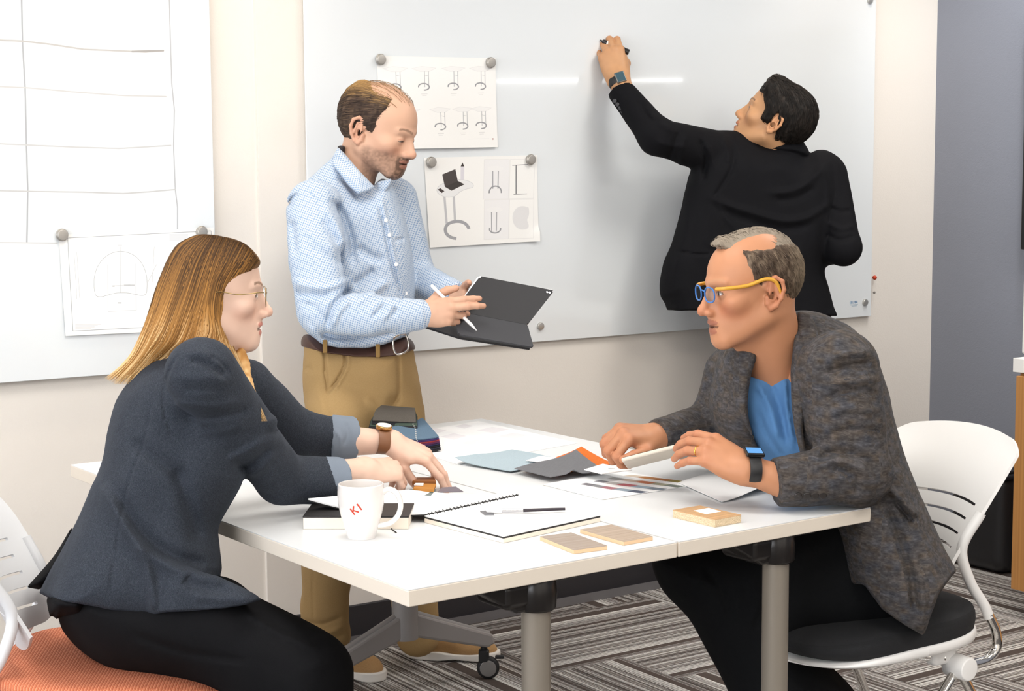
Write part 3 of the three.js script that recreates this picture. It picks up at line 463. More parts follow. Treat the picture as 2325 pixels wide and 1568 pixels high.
// small material chips under the woman's fingers
{
  const chip = (label, cs, y0, y1, mat) => solo('material_chip', slab(L4(cs, TY + y1), TY + y0, TY + y1), mat, label, 'sample chip', 'material chips by the woman\'s fingers');
  chip('grey green sample chip lying flat under the tan chips', [[917, 1124], [930, 1110], [990, 1110], [978, 1124]], .0195, .0225, std(0x6d7f80, .4));
  chip('tan leather sample chip on the grey green chip', [[938, 1108], [946, 1097], [990, 1098], [985, 1111]], .0235, .029, std(0xb77a2c, .55));
  chip('brown leather sample chip behind the tan chip', [[936, 1092], [946, 1083], [986, 1083], [990, 1092]], .0235, .033, std(0x8a5321, .55));
  chip('dark mauve sample chip lying beside the woman\'s fingertips', [[993, 1116], [1003, 1106], [1035, 1104], [1052, 1115]], .0195, .0215, std(0x6f6771, .45));
  chip('small white sample chip on top of the tan chip', [[940, 1099], [944, 1096], [962, 1096], [961, 1100]], .03, .0325, std(0xe9e7e6, .5));
}
// fabric swatches and their tags
{
  const felt = (c, k, s) => std(0xffffff, .95, { map: rep(fabricTex(c, k, s), 3), bumpMap: rep(weaveBump, 1.2), bumpScale: .0006, sheen: .2 });
  const wob = (s, a) => (u, v) => a * (noise3(u * 3 + s, v * 3, s) + .4);
  const w1 = wob(2, .002), w2 = wob(7, .002);
  solo('fabric_swatch', cloth([[1034, 1050], [1163, 1022], [1292, 1045], [1160, 1071]], (u, v) => .004 + w1(u, v) + .012 * Math.pow(v, 6) * (1 - u)), felt(0xa9bac3, 26, 21), 'pale blue grey felt swatch, leftmost of the three swatches on the table', 'fabric', 'loose fabric swatches');
  solo('fabric_swatch', cloth([[1176, 1063], [1320, 1028], [1393, 1052], [1262, 1080]], (u, v) => .005 + .016 * Math.pow(u, 3) * Math.pow(v, 1.5) + .001 * Math.sin(u * 5)), felt(0xd56d22, 30, 33), 'bright orange fabric swatch curling up behind the grey one', 'fabric', 'loose fabric swatches');
  solo('fabric_swatch', cloth([[1168, 1073], [1308, 1037], [1374, 1075], [1250, 1091]], (u, v) => .012 + .011 * Math.pow(u, 4) * v * v + .002 * v * (1 - u) + .009 * Math.exp(-((u - .42) ** 2) / .008 - (v * v) / .02) + .002 * Math.sin(u * 6)), felt(0x6e6f73, 26, 45), 'dark grey felt swatch with a lifted front edge, on the orange swatch', 'fabric', 'loose fabric swatches');
  solo('swatch_tag', slab(L4([[1194, 1044], [1226, 1034], [1284, 1040], [1258, 1052]], TY + .011), TY + .0095, TY + .0105), paperW, 'blank white tag on the pale blue grey swatch', 'tag');
  const map = canvasOn([[1326, 1065], [1369, 1052], [1435, 1066], [1366, 1075]], 512, '#f8f8f7', (c) => { c.fillStyle = '#b9b9ba'; c.fillRect(1376, 1061, 9, 1.6); c.fillStyle = '#d9d9da'; c.fillRect(1370, 1066, 24, .8); });
  solo('swatch_tag', slab(L4([[1326, 1065], [1369, 1052], [1435, 1066], [1366, 1075]], TY + .022), TY + .0205, TY + .0217), std(0xffffff, .7, { map }), 'white tag with a small grey mark on the dark grey swatch', 'tag');
}
// swatch book fanned open by the standing man
{
  const t = thing('swatch_book', 'thick fanned book of dark fabric swatches in front of the standing man', 'swatches', V(0, 0, 0));
  const mk = (c, s) => std(0xffffff, .95, { map: rep(fabricTex(c, 20, s), 2) });
  const layers = [[0x26242a, .004], [0x2d2c3a, .008], [0x17161a, .012], [0x2a2348, .016], [0x5a2350, .02], [0x8e2f38, .0235], [0x3f2b66, .027], [0x5a7389, .031]];
  layers.forEach(([c, h], i) => mesh('swatch', cloth([[880 + i, 1000], [960, 985 - i], [1001 - i * .6, 1022 - i * .6], [930, 1031 - i]], (u, v) => h + .012 * Math.pow(u - .5, 2) + .005 * v, 12, 10, .0028), mk(c, 50 + i), t));
  [[0x1b1c1f, .04], [0x3c4a40, .045], [0x1d1e22, .05], [0x565049, .06]].forEach(([c, h], i) => mesh('swatch', cloth([[838 + i * 3, 990], [868 + i * 2, 968 - i], [948 - i * 2, 972], [948 - i, 1002 - i * 2]], (u, v) => h + .006 - .02 * Math.pow(2 * u - 1, 4) , 12, 10, .004), mk(c, 70 + i), t));
  const beads = []; for (let k = 0; k < 11; k++) { const a = k / 10, p = onLevel(lerp(938, 950, a) + 2 * Math.sin(a * 6), lerp(973, 992, a), TY + .05); p.y += lerp(.012, -.014, a); beads.push(new THREE.SphereGeometry(.0016, 8, 6).translate(p.x, p.y, p.z)); }
  mesh('bead_chain', merge(beads), std(0xe8e4da, .3), t);
  const sb = thing('swatch_stack', 'blue grey block of swatches lying behind the fanned swatch book', 'swatches', V(0, 0, 0)); for (let k = 0; k < 4; k++) mesh('swatch', slab(L4([[836, 984], [860, 974], [948, 966], [952, 984]], TY + .02), TY + .001 + k * .006, TY + .006 + k * .006), mk([0x8a8f99, 0xb9b9bd, 0x5a6272, 0x3d4658][k], 90 + k), sb);
}
// papers on the tables
{
  const faint = [[960, 976, 52, 11], [1030, 966, 44, 9], [998, 990, 60, 12], [1080, 976, 66, 12], [1120, 992, 62, 11], [1044, 1006, 62, 11], [1160, 1006, 58, 10], [920, 988, 44, 10]];
  const cs = [[856, 995], [1086, 956], [1312, 1006], [1040, 1055]];
  const map = canvasOn(cs, 1024, '#f7f7f7', (c) => { for (const [x, y, w, h] of faint) { c.fillStyle = '#eae7ea'; c.beginPath(); c.moveTo(x, y + h * .35); c.lineTo(x + w * .5, y - h * .3); c.lineTo(x + w, y + h * .3); c.lineTo(x + w * .52, y + h); c.fill(); } });
  solo('paper_sheet', slab(L4(cs, TY), TY + .0004, TY + .001), std(0xffffff, .8, { map }), 'large white sheet printed with pale lilac squares at the far end', 'paper');
  const c2 = [[1232, 1101], [1398, 1068], [1592, 1100], [1368, 1135]];
  const stripe = [['#77757c', '#8a8d92', '#a86e78', '#8fa0ad', '#50586a'], ['#8d8d93', '#b9b6b4', '#c2606a', '#9db3c4', '#7c8794'], ['#b5b2b0', '#c9b7a8', '#c76e3c', '#a5a38a', '#6d766f'], ['#cfc0ae', '#b8793c', '#a9671e', '#8c7c33', '#75806c'], ['#d8cdb9', '#c49a4d', '#a88c3f', '#8c9a86', '#a9bfcb']];
  const m2 = canvasOn(c2, 1024, '#f6f8f9', (c) => { stripe.forEach((row, r) => row.forEach((col, i) => { const x = 1316 + r * 31 + i * 23, y = 1101 - r * 6.2 + i * 4.2; c.fillStyle = col; c.beginPath(); c.moveTo(x, y); c.lineTo(x + 14, y - 3.2); c.lineTo(x + 37, y + 1); c.lineTo(x + 23, y + 4.4); c.fill(); })); c.fillStyle = '#dfe3e6'; for (let k = 0; k < 6; k++) c.fillRect(1262 + k * 9, 1102 + k * 2, 7, .8); });
  solo('colour_chart', slab(L4(c2, TY), TY + .0006, TY + .0014), std(0xffffff, .6, { map: m2 }), 'white sheet with rows of coloured bars before the seated man', 'colour chart');
  const c3 = [[1540, 1094], [1640, 1066], [1800, 1100], [1640, 1138]];
  solo('paper_sheet', cloth(c3, (u, v) => .003 + .016 * sstep(.1, .8, u) * (1 - v) * (1 - v) + .002 * Math.sin(u * 4), 20, 14, .0006), paperW, 'blank white sheet lifting under the seated man\'s wrist', 'paper');
}
// wooden samples
{
  const grain = (c, seed) => canvasTex(256, 256, (g, w, h) => { g.fillStyle = c; g.fillRect(0, 0, w, h); const R = rng(seed); for (let i = 0; i < 260; i++) { const v = R() * 60 - 30; g.fillStyle = `rgba(${120 + v},${100 + v},${84 + v},.12)`; g.fillRect(0, R() * h, w, .6 + R() * 2); } });
  const edge = std(0xd9b994, .6), mkW = (label, cs, h, c, seed) => { const t = thing('wood_sample', label, 'wood sample', V(0, 0, 0), 0, 'flat wood samples'), q = L4(cs, TY + h); mesh('core', slab(q, TY + .0004, TY + h - .0008), edge, t); mesh('veneer', slab(q, TY + h - .0008, TY + h), std(0xffffff, .55, { map: grain(c, seed) }), t); };
  mkW('flat wood sample with a grey brown face, nearest the table edge', [[1226, 1217], [1297, 1208], [1379, 1238], [1303, 1248]], .008, '#a5988d', 3);
  mkW('flat wood sample with a tan face, beside the table joint', [[1317, 1201], [1388, 1190], [1482, 1217], [1416, 1229]], .008, '#b5a493', 8);
  const t = thing('wood_block', 'thick tan block with a white label on the table by the man\'s elbow', 'wood sample', V(0, 0, 0)), q = L4([[1528, 1157], [1589, 1147], [1683, 1168], [1623, 1179]], TY + .016);
  const speck = dataTex(128, 64, (x, y) => { const n = h3(x, y, 2) * 30 + h3(x >> 1, y >> 1, 6) * 22; return [205 + n, 184 + n, 152 + n]; });
  mesh('core', slab(q, TY + .0004, TY + .0145), std(0xffffff, .8, { map: speck }), t); mesh('veneer', slab(q, TY + .0145, TY + .0162), std(0xffffff, .5, { map: grain('#d3a878', 15) }), t);
  mesh('label', slab(L4([[1575, 1159], [1609, 1153], [1637, 1161], [1603, 1167]], TY + .016), TY + .0162, TY + .0166), paperW, t);
}
// ---------------------------------------------------------------- soft shapes: distance fields and their surfaces
const smin = (a, b, k) => { if (k <= 0) return a < b ? a : b; const h = k - Math.abs(a - b); return h <= 0 ? (a < b ? a : b) : (a < b ? a : b) - h * h / (4 * k); };
const smax = (a, b, k) => -smin(-a, -b, k);
function cone(a, b, ra, rb) {
  const ax = a.x, ay = a.y, az = a.z, dx = b.x - ax, dy = b.y - ay, dz = b.z - az, q = 1 / (dx * dx + dy * dy + dz * dz + 1e-12);
  return (x, y, z) => { x -= ax; y -= ay; z -= az; let t = (x * dx + y * dy + z * dz) * q; t = t < 0 ? 0 : t > 1 ? 1 : t; const X = x - dx * t, Y = y - dy * t, Z = z - dz * t; return Math.sqrt(X * X + Y * Y + Z * Z) - (ra + (rb - ra) * t); };
}
// the same with a flat end at b
function cuffed(a, b, ra, rb, tilt) {
  const n = b.clone().sub(a).normalize(); if (tilt) n.add(tilt).normalize(); const f = cone(a, b.clone().addScaledVector(n, .03), ra, rb), o = b.dot(n);
  return (x, y, z) => smax(f(x, y, z), x * n.x + y * n.y + z * n.z - o, .004);
}
function ell(c, rx, ry, rz, q) {
  const m = Math.min(rx, ry, rz), iq = q ? q.clone().invert() : null, v = V(0, 0, 0);
  return (x, y, z) => { x -= c.x; y -= c.y; z -= c.z; if (iq) { v.set(x, y, z).applyQuaternion(iq); x = v.x; y = v.y; z = v.z; } const k0 = Math.hypot(x / rx, y / ry, z / rz), k1 = Math.hypot(x / rx / rx, y / ry / ry, z / rz / rz); return k1 < 1e-9 ? -m : k0 * (k0 - 1) / k1; };
}
class Field {
  constructor() { this.it = []; }
  add(f, k = .02) { this.it.push([f, k, 0]); return this; }
  sub(f, k = .01) { this.it.push([f, k, 1]); return this; }
  cut(f, k = .01) { this.it.push([f, k, 2]); return this; }
  cone(a, b, ra, rb, k) { return this.add(cone(a, b, ra, rb), k); }
  chain(pts, k = .02) { for (let i = 0; i < pts.length - 1; i++) this.add(cone(pts[i][0], pts[i + 1][0], pts[i][1], pts[i + 1][1]), k); return this; }
  get f() { const it = this.it; return (x, y, z) => { let d = 1e3; for (let i = 0; i < it.length; i++) { const e = it[i]; if (e[2] === 0) d = smin(d, e[0](x, y, z), e[1]); else if (e[2] === 1) d = smax(d, -e[0](x, y, z), e[1]); else d = smax(d, e[0](x, y, z), e[1]); } return d; }; }
}
// surface nets over a grid, skipping blocks that the surface cannot reach
function surface(f, lo, hi, h, color, slack = 1.25) {
  const n = [0, 1, 2].map((i) => Math.ceil((hi.getComponent(i) - lo.getComponent(i)) / h) + 1), [nx, ny, nz] = n, val = new Float32Array(nx * ny * nz).fill(NaN), B = 6, half = B * h * .866 * slack;
  const I = (i, j, k) => (k * ny + j) * nx + i, get = (i, j, k) => { const q = I(i, j, k); let v = val[q]; if (v !== v) v = val[q] = f(lo.x + i * h, lo.y + j * h, lo.z + k * h); return v; };
  const cell = new Int32Array(nx * ny * nz).fill(-1), pos = [], cells = [];
  for (let bk = 0; bk < nz - 1; bk += B) for (let bj = 0; bj < ny - 1; bj += B) for (let bi = 0; bi < nx - 1; bi += B) {
    if (Math.abs(f(lo.x + (bi + B / 2) * h, lo.y + (bj + B / 2) * h, lo.z + (bk + B / 2) * h)) > half) continue;
    for (let k = bk; k < Math.min(bk + B, nz - 1); k++) for (let j = bj; j < Math.min(bj + B, ny - 1); j++) for (let i = bi; i < Math.min(bi + B, nx - 1); i++) {
      let m = 0, cx = 0, cy = 0, cz = 0, c = 0; const v = [];
      for (let q = 0; q < 8; q++) { const w = get(i + (q & 1), j + (q >> 1 & 1), k + (q >> 2)); v.push(w); if (w < 0) m |= 1 << q; }
      if (m === 0 || m === 255) continue;
      for (let q = 0; q < 8; q++) for (const e of [1, 2, 4]) { if (q & e) continue; const r = q | e; if ((v[q] < 0) === (v[r] < 0)) continue; const t = v[q] / (v[q] - v[r]); cx += (q & 1) + (e === 1 ? t : 0); cy += (q >> 1 & 1) + (e === 2 ? t : 0); cz += (q >> 2) + (e === 4 ? t : 0); c++; }
      cell[I(i, j, k)] = pos.length / 3; pos.push(lo.x + (i + cx / c) * h, lo.y + (j + cy / c) * h, lo.z + (k + cz / c) * h); cells.push(i, j, k);
    }
  }
  const idx = [];
  for (let q = 0; q < cells.length; q += 3) {
    const i = cells[q], j = cells[q + 1], k = cells[q + 2], a = get(i, j, k) < 0;
    const face = (b, c1, c2, c3, flip) => { if (c1 < 0 || c2 < 0 || c3 < 0) return; const c0 = cell[I(i, j, k)]; if (flip) idx.push(c0, c3, c2, c0, c2, c1); else idx.push(c0, c1, c2, c0, c2, c3); };
    if (j && k && a !== (get(i + 1, j, k) < 0)) face(0, cell[I(i, j - 1, k)], cell[I(i, j - 1, k - 1)], cell[I(i, j, k - 1)], !a);
    if (i && k && a !== (get(i, j + 1, k) < 0)) face(0, cell[I(i, j, k - 1)], cell[I(i - 1, j, k - 1)], cell[I(i - 1, j, k)], !a);
    if (i && j && a !== (get(i, j, k + 1) < 0)) face(0, cell[I(i - 1, j, k)], cell[I(i - 1, j - 1, k)], cell[I(i, j - 1, k)], !a);
  }
  const N = new Float32Array(pos.length), C = color ? new Float32Array(pos.length) : null, e = h * .5, col = new THREE.Color();
  for (let q = 0; q < pos.length; q += 3) {
    const x = pos[q], y = pos[q + 1], z = pos[q + 2]; let a = f(x + e, y, z) - f(x - e, y, z), b = f(x, y + e, z) - f(x, y - e, z), c = f(x, y, z + e) - f(x, y, z - e); const l = Math.hypot(a, b, c) || 1; N[q] = a / l; N[q + 1] = b / l; N[q + 2] = c / l;
    if (C) { color(col, x, y, z, N[q], N[q + 1], N[q + 2]); C[q] = col.r; C[q + 1] = col.g; C[q + 2] = col.b; }
  }
  const g = new THREE.BufferGeometry(); g.setAttribute('position', new THREE.Float32BufferAttribute(pos, 3)); g.setAttribute('normal', new THREE.BufferAttribute(N, 3)); if (C) g.setAttribute('color', new THREE.BufferAttribute(C, 3)); g.setIndex(idx); return g;
}
// a closed outline, as a height field of distances (inside positive) in the frame's pixels
function spline2(pts, per = 6) { const c = new THREE.SplineCurve([]), out = [], n = pts.length; for (let i = 0; i < n; i++) { const P = (k) => pts[(i + k + n) % n], [a, b, d, e] = [P(-1), P(0), P(1), P(2)]; if (b[2]) { out.push([b[0], b[1]]); if (d[2]) continue; } for (let s = b[2] ? 1 : 0; s < per; s++) { const t = s / per, cr = (p0, p1, p2, p3) => .5 * (2 * p1 + (p2 - p0) * t + (2 * p0 - 5 * p1 + 4 * p2 - p3) * t * t + (3 * p1 - p0 - 3 * p2 + p3) * t * t * t); const A = b[2] ? b : a, E = d[2] ? d : e; out.push([cr(A[0], b[0], d[0], E[0]), cr(A[1], b[1], d[1], E[1])]); } } return out; }
function raster(x0, y0, x1, y1, step, fn) { const w = Math.ceil((x1 - x0) / step) + 1, h = Math.ceil((y1 - y0) / step) + 1, d = new Float32Array(w * h); for (let j = 0; j < h; j++) for (let i = 0; i < w; i++) d[j * w + i] = fn(x0 + i * step, y0 + j * step); return (x, y) => { let u = clamp((x - x0) / step, 0, w - 1.001), v = clamp((y - y0) / step, 0, h - 1.001); const i = u | 0, j = v | 0, o = j * w + i; u -= i; v -= j; return (d[o] * (1 - u) + d[o + 1] * u) * (1 - v) + (d[o + w] * (1 - u) + d[o + w + 1] * u) * v; }; }
function segDist(x, y, a, b) { const dx = b[0] - a[0], dy = b[1] - a[1]; const t = clamp(((x - a[0]) * dx + (y - a[1]) * dy) / (dx * dx + dy * dy + 1e-9), 0, 1); return [Math.hypot(x - a[0] - dx * t, y - a[1] - dy * t), t]; }
const pd = [0, 0, 0];
function fastPix(x, y, z) { const Y = y - EYE, Z = -z, d = Z * CP - Y * SP, v = Y * CP + Z * SP, a = FOCAL * x / d, b = -FOCAL * v / d; pd[0] = 1162.5 + CR * a - SR * b; pd[1] = 784 + SR * a + CR * b; pd[2] = d; return pd; }
// a body with this outline at depth d0 (number or function), half thickness H, edges rounded over R metres
function outline(pts, d0, H, R = H, smooth = 6) {
  const P = smooth ? spline2(pts, smooth) : pts, xs = P.map((p) => p[0]), ys = P.map((p) => p[1]), m = 60, n = P.length;
  const sd = raster(Math.min(...xs) - m, Math.min(...ys) - m, Math.max(...xs) + m, Math.max(...ys) + m, 3, (x, y) => { let d = 1e9, ins = false; for (let i = 0, j = n - 1; i < n; j = i++) { const a = P[i], b = P[j]; const q = segDist(x, y, a, b)[0]; if (q < d) d = q; if ((a[1] > y) !== (b[1] > y) && x < (b[0] - a[0]) * (y - a[1]) / (b[1] - a[1]) + a[0]) ins = !ins; } return ins ? d : -d; });
  const D = typeof d0 === 'function' ? d0 : () => d0, HH = typeof H === 'function' ? H : () => H;
  return (x, y, z) => { const p = fastPix(x, y, z), px = p[0], py = p[1], d = p[2], s = sd(px, py) * d / FOCAL, h = HH(px, py), a = s > R ? 0 : (R - s) / R, b = (d - D(px, py)) / h, e = Math.sqrt(a * a + b * b); return (e - 1) * Math.min(R, h); };
}
// folds: strokes in the frame, raised (+) or sunk (-), felt on the side towards the room
function folds(list, pad = 40) {
  let x0 = 1e9, y0 = 1e9, x1 = -1e9, y1 = -1e9; const L = list.map(([amp, rad, ...pts]) => { const p = []; for (let i = 0; i < pts.length - 1; i++) { const a = pts[Math.max(0, i - 1)], b = pts[i], c = pts[i + 1], d = pts[Math.min(pts.length - 1, i + 2)]; for (let s = 0; s < 5; s++) { const t = s / 5, cr = (k) => .5 * (2 * b[k] + (c[k] - a[k]) * t + (2 * a[k] - 5 * b[k] + 4 * c[k] - d[k]) * t * t + (3 * b[k] - a[k] - 3 * c[k] + d[k]) * t * t * t); p.push([cr(0), cr(1)]); } } p.push(pts[pts.length - 1]); for (const q of p) { x0 = Math.min(x0, q[0]); x1 = Math.max(x1, q[0]); y0 = Math.min(y0, q[1]); y1 = Math.max(y1, q[1]); } return [amp, rad, p]; });
  x0 -= pad; y0 -= pad; x1 += pad; y1 += pad;
  const r = raster(x0, y0, x1, y1, 2, (x, y) => { let s = 0; for (const [amp, rad, p] of L) { let d = 1e9, T = 0; for (let i = 0; i < p.length - 1; i++) { const [q, t] = segDist(x, y, p[i], p[i + 1]); if (q < d) { d = q; T = (i + t) / (p.length - 1); } } if (d < rad * 3) s += amp * Math.exp(-d * d / rad / rad) * Math.min(1, 5 * T + .25, 5 * (1 - T) + .25); } return s; });
  return (px, py) => (px < x0 || px > x1 || py < y0 || py > y1 ? 0 : r(px, py));
}
const withFolds = (f, fold, d0, wr = 0, ws = 14, seed = 1) => { const D = typeof d0 === 'function' ? d0 : () => d0; return (x, y, z) => { let v = f(x, y, z); if (v > .05 || v < -.05) return v; const p = fastPix(x, y, z); v -= fold(p[0], p[1]) * sstep(-.05, .03, D(p[0], p[1]) - p[2]); if (wr) v -= wr * (noise3(x * ws, y * ws * .6, z * ws + seed) + .5 * noise3(x * ws * 2.3, y * ws * 1.7, z * ws * 2.3 + seed)); return v; }; };
const bounds = (pts, m) => { const lo = V(1e9, 1e9, 1e9), hi = V(-1e9, -1e9, -1e9); for (const p of pts) { lo.min(p); hi.max(p); } return [lo.subScalar(m), hi.addScalar(m)]; };
const boxOf = (x0, y0, x1, y1, d0, d1, m = .02) => bounds([at(x0, y0, d0), at(x1, y0, d0), at(x0, y1, d0), at(x1, y1, d0), at(x0, y0, d1), at(x1, y0, d1), at(x0, y1, d1), at(x1, y1, d1)], m);
const rgb = (h) => new THREE.Color(h);

// ---------------------------------------------------------------- heads
function headField(o) {
  const F = new Field(), lo = o.low ?? 1, jw = o.jaw ?? 1, ns = o.nose ?? 1, Y = (y) => (y < 0 ? y * lo : y);
  F.add(ell(V(0, .034, -.014), .0755 * (o.wide ?? 1), .086, .094), .02);
  F.add(ell(V(0, .03, .028), .06, .066, .062), .03);
  F.add(ell(V(0, Y(-.03), .026), .057 * jw, .074 * lo, .058), .03);
  for (const s of [1, -1]) {
    F.add(cone(V(s * .054 * jw, Y(-.055), -.006), V(s * .02, Y(-.1), .066), .016, .016), .028);
    F.add(ell(V(s * .044, Y(-.022), .056), .02, .017, .02), .022);
  }
  F.add(ell(V(0, Y(-.103), .074 + (o.chin ?? 0)), .02, .0155, .0165), .022);
  F.add(ell(V(0, Y(-.068), .066), .03, .03, .028), .025);
  for (const s of [1, -1]) {
    F.sub(ell(V(s * .031, .0, .106), .02, .0155, .021), .018);
    F.add(ell(V(s * .0315, -.001, .0735), .015, .0125, .0135), .005);
    F.add(cone(V(s * .009, .021, .0895), V(s * .043, .022, .073), .0075 + (o.brow ?? 0), .006), .012);
  }
  const nz = (z) => .088 + (z - .088) * ns;
  F.add(cone(V(0, .014, .0865), V(0, Y(-.03), nz(.108)), .0068, .0095), .011);
  F.add(cone(V(0, .008, .076), V(0, Y(-.042), .086), .011, .0165), .012);
  F.add(ell(V(0, Y(-.037), nz(.112)), .0115, .0105, .011), .008);
  for (const s of [1, -1]) { F.add(ell(V(s * .0125, Y(-.042), nz(.1)), .008, .0075, .0105), .006); F.sub(ell(V(s * .0058, Y(-.05), nz(.1065)), .0034, .004, .0055), .003); }
  const op = o.open ?? 0;
  const lz = o.lips ?? 0; F.add(ell(V(0, Y(-.0625), .091 - lz), .023, .0068, .0115), .006); F.add(ell(V(0, Y(-.0775 - op), .0885 - lz), .02, .0075, .0115), .006);
  F.sub(ell(V(0, Y(-.0695 - op / 2), .104), .024, .0017 + op / 2, .014), .0025);
  // ears
  if (!o.bare) for (const s of [1, -1]) {
    const E = (z, y, x = 0) => V(s * (.0745 + x - (z) * .42), y - .006, z - .014), e = o.ear ?? 1, pt = [[.006, .006], [.012, .016], [.006, .029], [-.008, .033], [-.02, .024], [-.0225, .006], [-.016, -.012], [-.006, -.026], [.003, -.03], [.009, -.02], [.01, -.008]].map(([a, b]) => E(a * e, b * e, .004));
    let d = new Field(); for (let i = 0; i < pt.length - 1; i++) d.add(cone(pt[i], pt[i + 1], i > 6 ? .0055 : .0042, i > 6 ? .0055 : .0042), .003);
    d.add(ell(E(-.004, .003, .0012), .0042, .027 * e, .014 * e, new THREE.Quaternion().setFromEuler(new THREE.Euler(0, s * .4, 0))), .004); d.add(cone(E(-.012, -.006, .003), E(-.009, .018, .003), .0035, .003), .004);
    d.sub(ell(E(.001, -.004, .004), .006, .0085, .0065), .004);
    F.add(d.f, .007);
  }
  return F;
}
function makeHead(o) {
  const pose = new THREE.Matrix4().compose(o.pos, new THREE.Quaternion().setFromEuler(new THREE.Euler(o.pitch * Math.PI / 180, o.yaw * Math.PI / 180, (o.roll ?? 0) * Math.PI / 180, 'YXZ')), V(o.scale, o.scale, o.scale * (o.deep ?? 1))), inv = pose.clone().invert();
  const base = headField(o), f0 = base.f, neckTo = o.neck.clone().applyMatrix4(inv);
  const nk = new Field(); nk.add(f0, 0); nk.add(cone(V(0, -.045, -.03), neckTo, o.neckR / o.scale, o.neckR * 1.06 / o.scale), .028);
  if (o.throat) nk.add(cone(V(0, -.075, .03), neckTo.clone().add(V(0, .02, .035)), .03, .035), .03);
  const f = nk.f, skin = rgb(o.skin), lip = rgb(o.lip), brow = rgb(o.browC), red = rgb(o.flush ?? o.skin), stub = rgb(o.stubbleC ?? '#777'), lo = o.low ?? 1, op = o.open ?? 0, T = new THREE.Color();
  const color = (c, x, y, z) => {
    const X = Math.abs(x), yy = y < 0 ? y / lo : y; c.copy(skin);
    const m = .5 + .5 * noise3(x * 60, y * 60, z * 60); c.multiplyScalar(.97 + .06 * m);
    let w = Math.exp(-(((X - .042) / .022) ** 2 + ((yy + .035) / .02) ** 2)) * .55 * sstep(.01, .05, z) + Math.exp(-((x / .014) ** 2 + ((yy + .038) / .012) ** 2)) * .5 * sstep(.09, .105, z) + (X > .0765 && Math.abs(y + .006) < .05 && Math.abs(z + .014) < .035 ? .35 : 0); c.lerp(red, Math.min(.8, w));
    if (o.stubble) { const b = (yy < -.03 && z > -.012 ? sstep(-.032, -.055, yy - .25 * Math.max(0, .05 - z) * 0) : 0) * sstep(-.005, .012, z) * (o.stubble(X, yy, z)); c.lerp(stub, clamp(b * (.75 + .35 * noise3(x * 220, y * 220, z * 220)), 0, .92)); }
    const um = X < .024 && z > .07, ul = Math.abs(yy + .0625) < .0068 * Math.sqrt(Math.max(0, 1 - (X / .0245) ** 2)) + .0004, ll = Math.abs(yy + .0775 + op) < .0078 * Math.sqrt(Math.max(0, 1 - (X / .0215) ** 2));
    if (um && (ul || ll)) c.lerp(lip, .85); if (um && Math.abs(yy + .0695 + op / 2) < .0018 + op * .4) c.lerp(T.set(0x3a1512), .7);
    // brows
    const bt = (X - .012) / .036, by = .0225 + .006 * Math.sin(clamp(bt, 0, 1) * 2.4) + (o.browY ?? 0); if (bt > -.05 && bt < 1.02 && z > .05) c.lerp(brow, sstep(.0052 * (1 - .5 * bt), .002, Math.abs(y - by)) * (.75 + .25 * noise3(x * 300, y * 200, z * 300)) * (o.browA ?? .85));
    // eyes: white, iris, lash line, lid crease
    if (z > .06) {
      const ex = (X - .0315), ey = y + .001 - (o.lid ?? 0), up = .0058 * (o.eyeOpen ?? 1), a = Math.max(0, 1 - (ex / .0135) ** 2), top = up * a, bot = -.0042 * a * (o.eyeOpen ?? 1);
      if (a > 0 && ey < top && ey > bot) { c.set(0xe6ddd6); const gx = ex - (o.gaze ?? 0) * Math.sign(x || 1); if (Math.hypot(gx, ey - .0006) < .0058) c.set(o.iris ?? 0x3b2a20); if (Math.hypot(gx, ey - .0006) < .0027) c.set(0x080607); }
      if (a > 0 && Math.abs(ey - top) < (o.lash ?? .0016)) c.lerp(T.set(0x2b1c16), .85); if (a > 0 && Math.abs(ey - bot) < .0009) c.lerp(T.set(0x7a4c3c), .5);
      if (a > 0 && Math.abs(ey - top - .005) < .0013) c.lerp(red, .5);
    }
  };
  const zl = Math.min(-.12, neckTo.z - .08), yl = neckTo.y - .02;
  const g = surface(f, V(-.115, yl, zl), V(.115, .14, .15), .0023, color); g.applyMatrix4(pose);
  return { g, f: headField({ ...o, bare: 1 }).f, full: f, pose, inv };
}
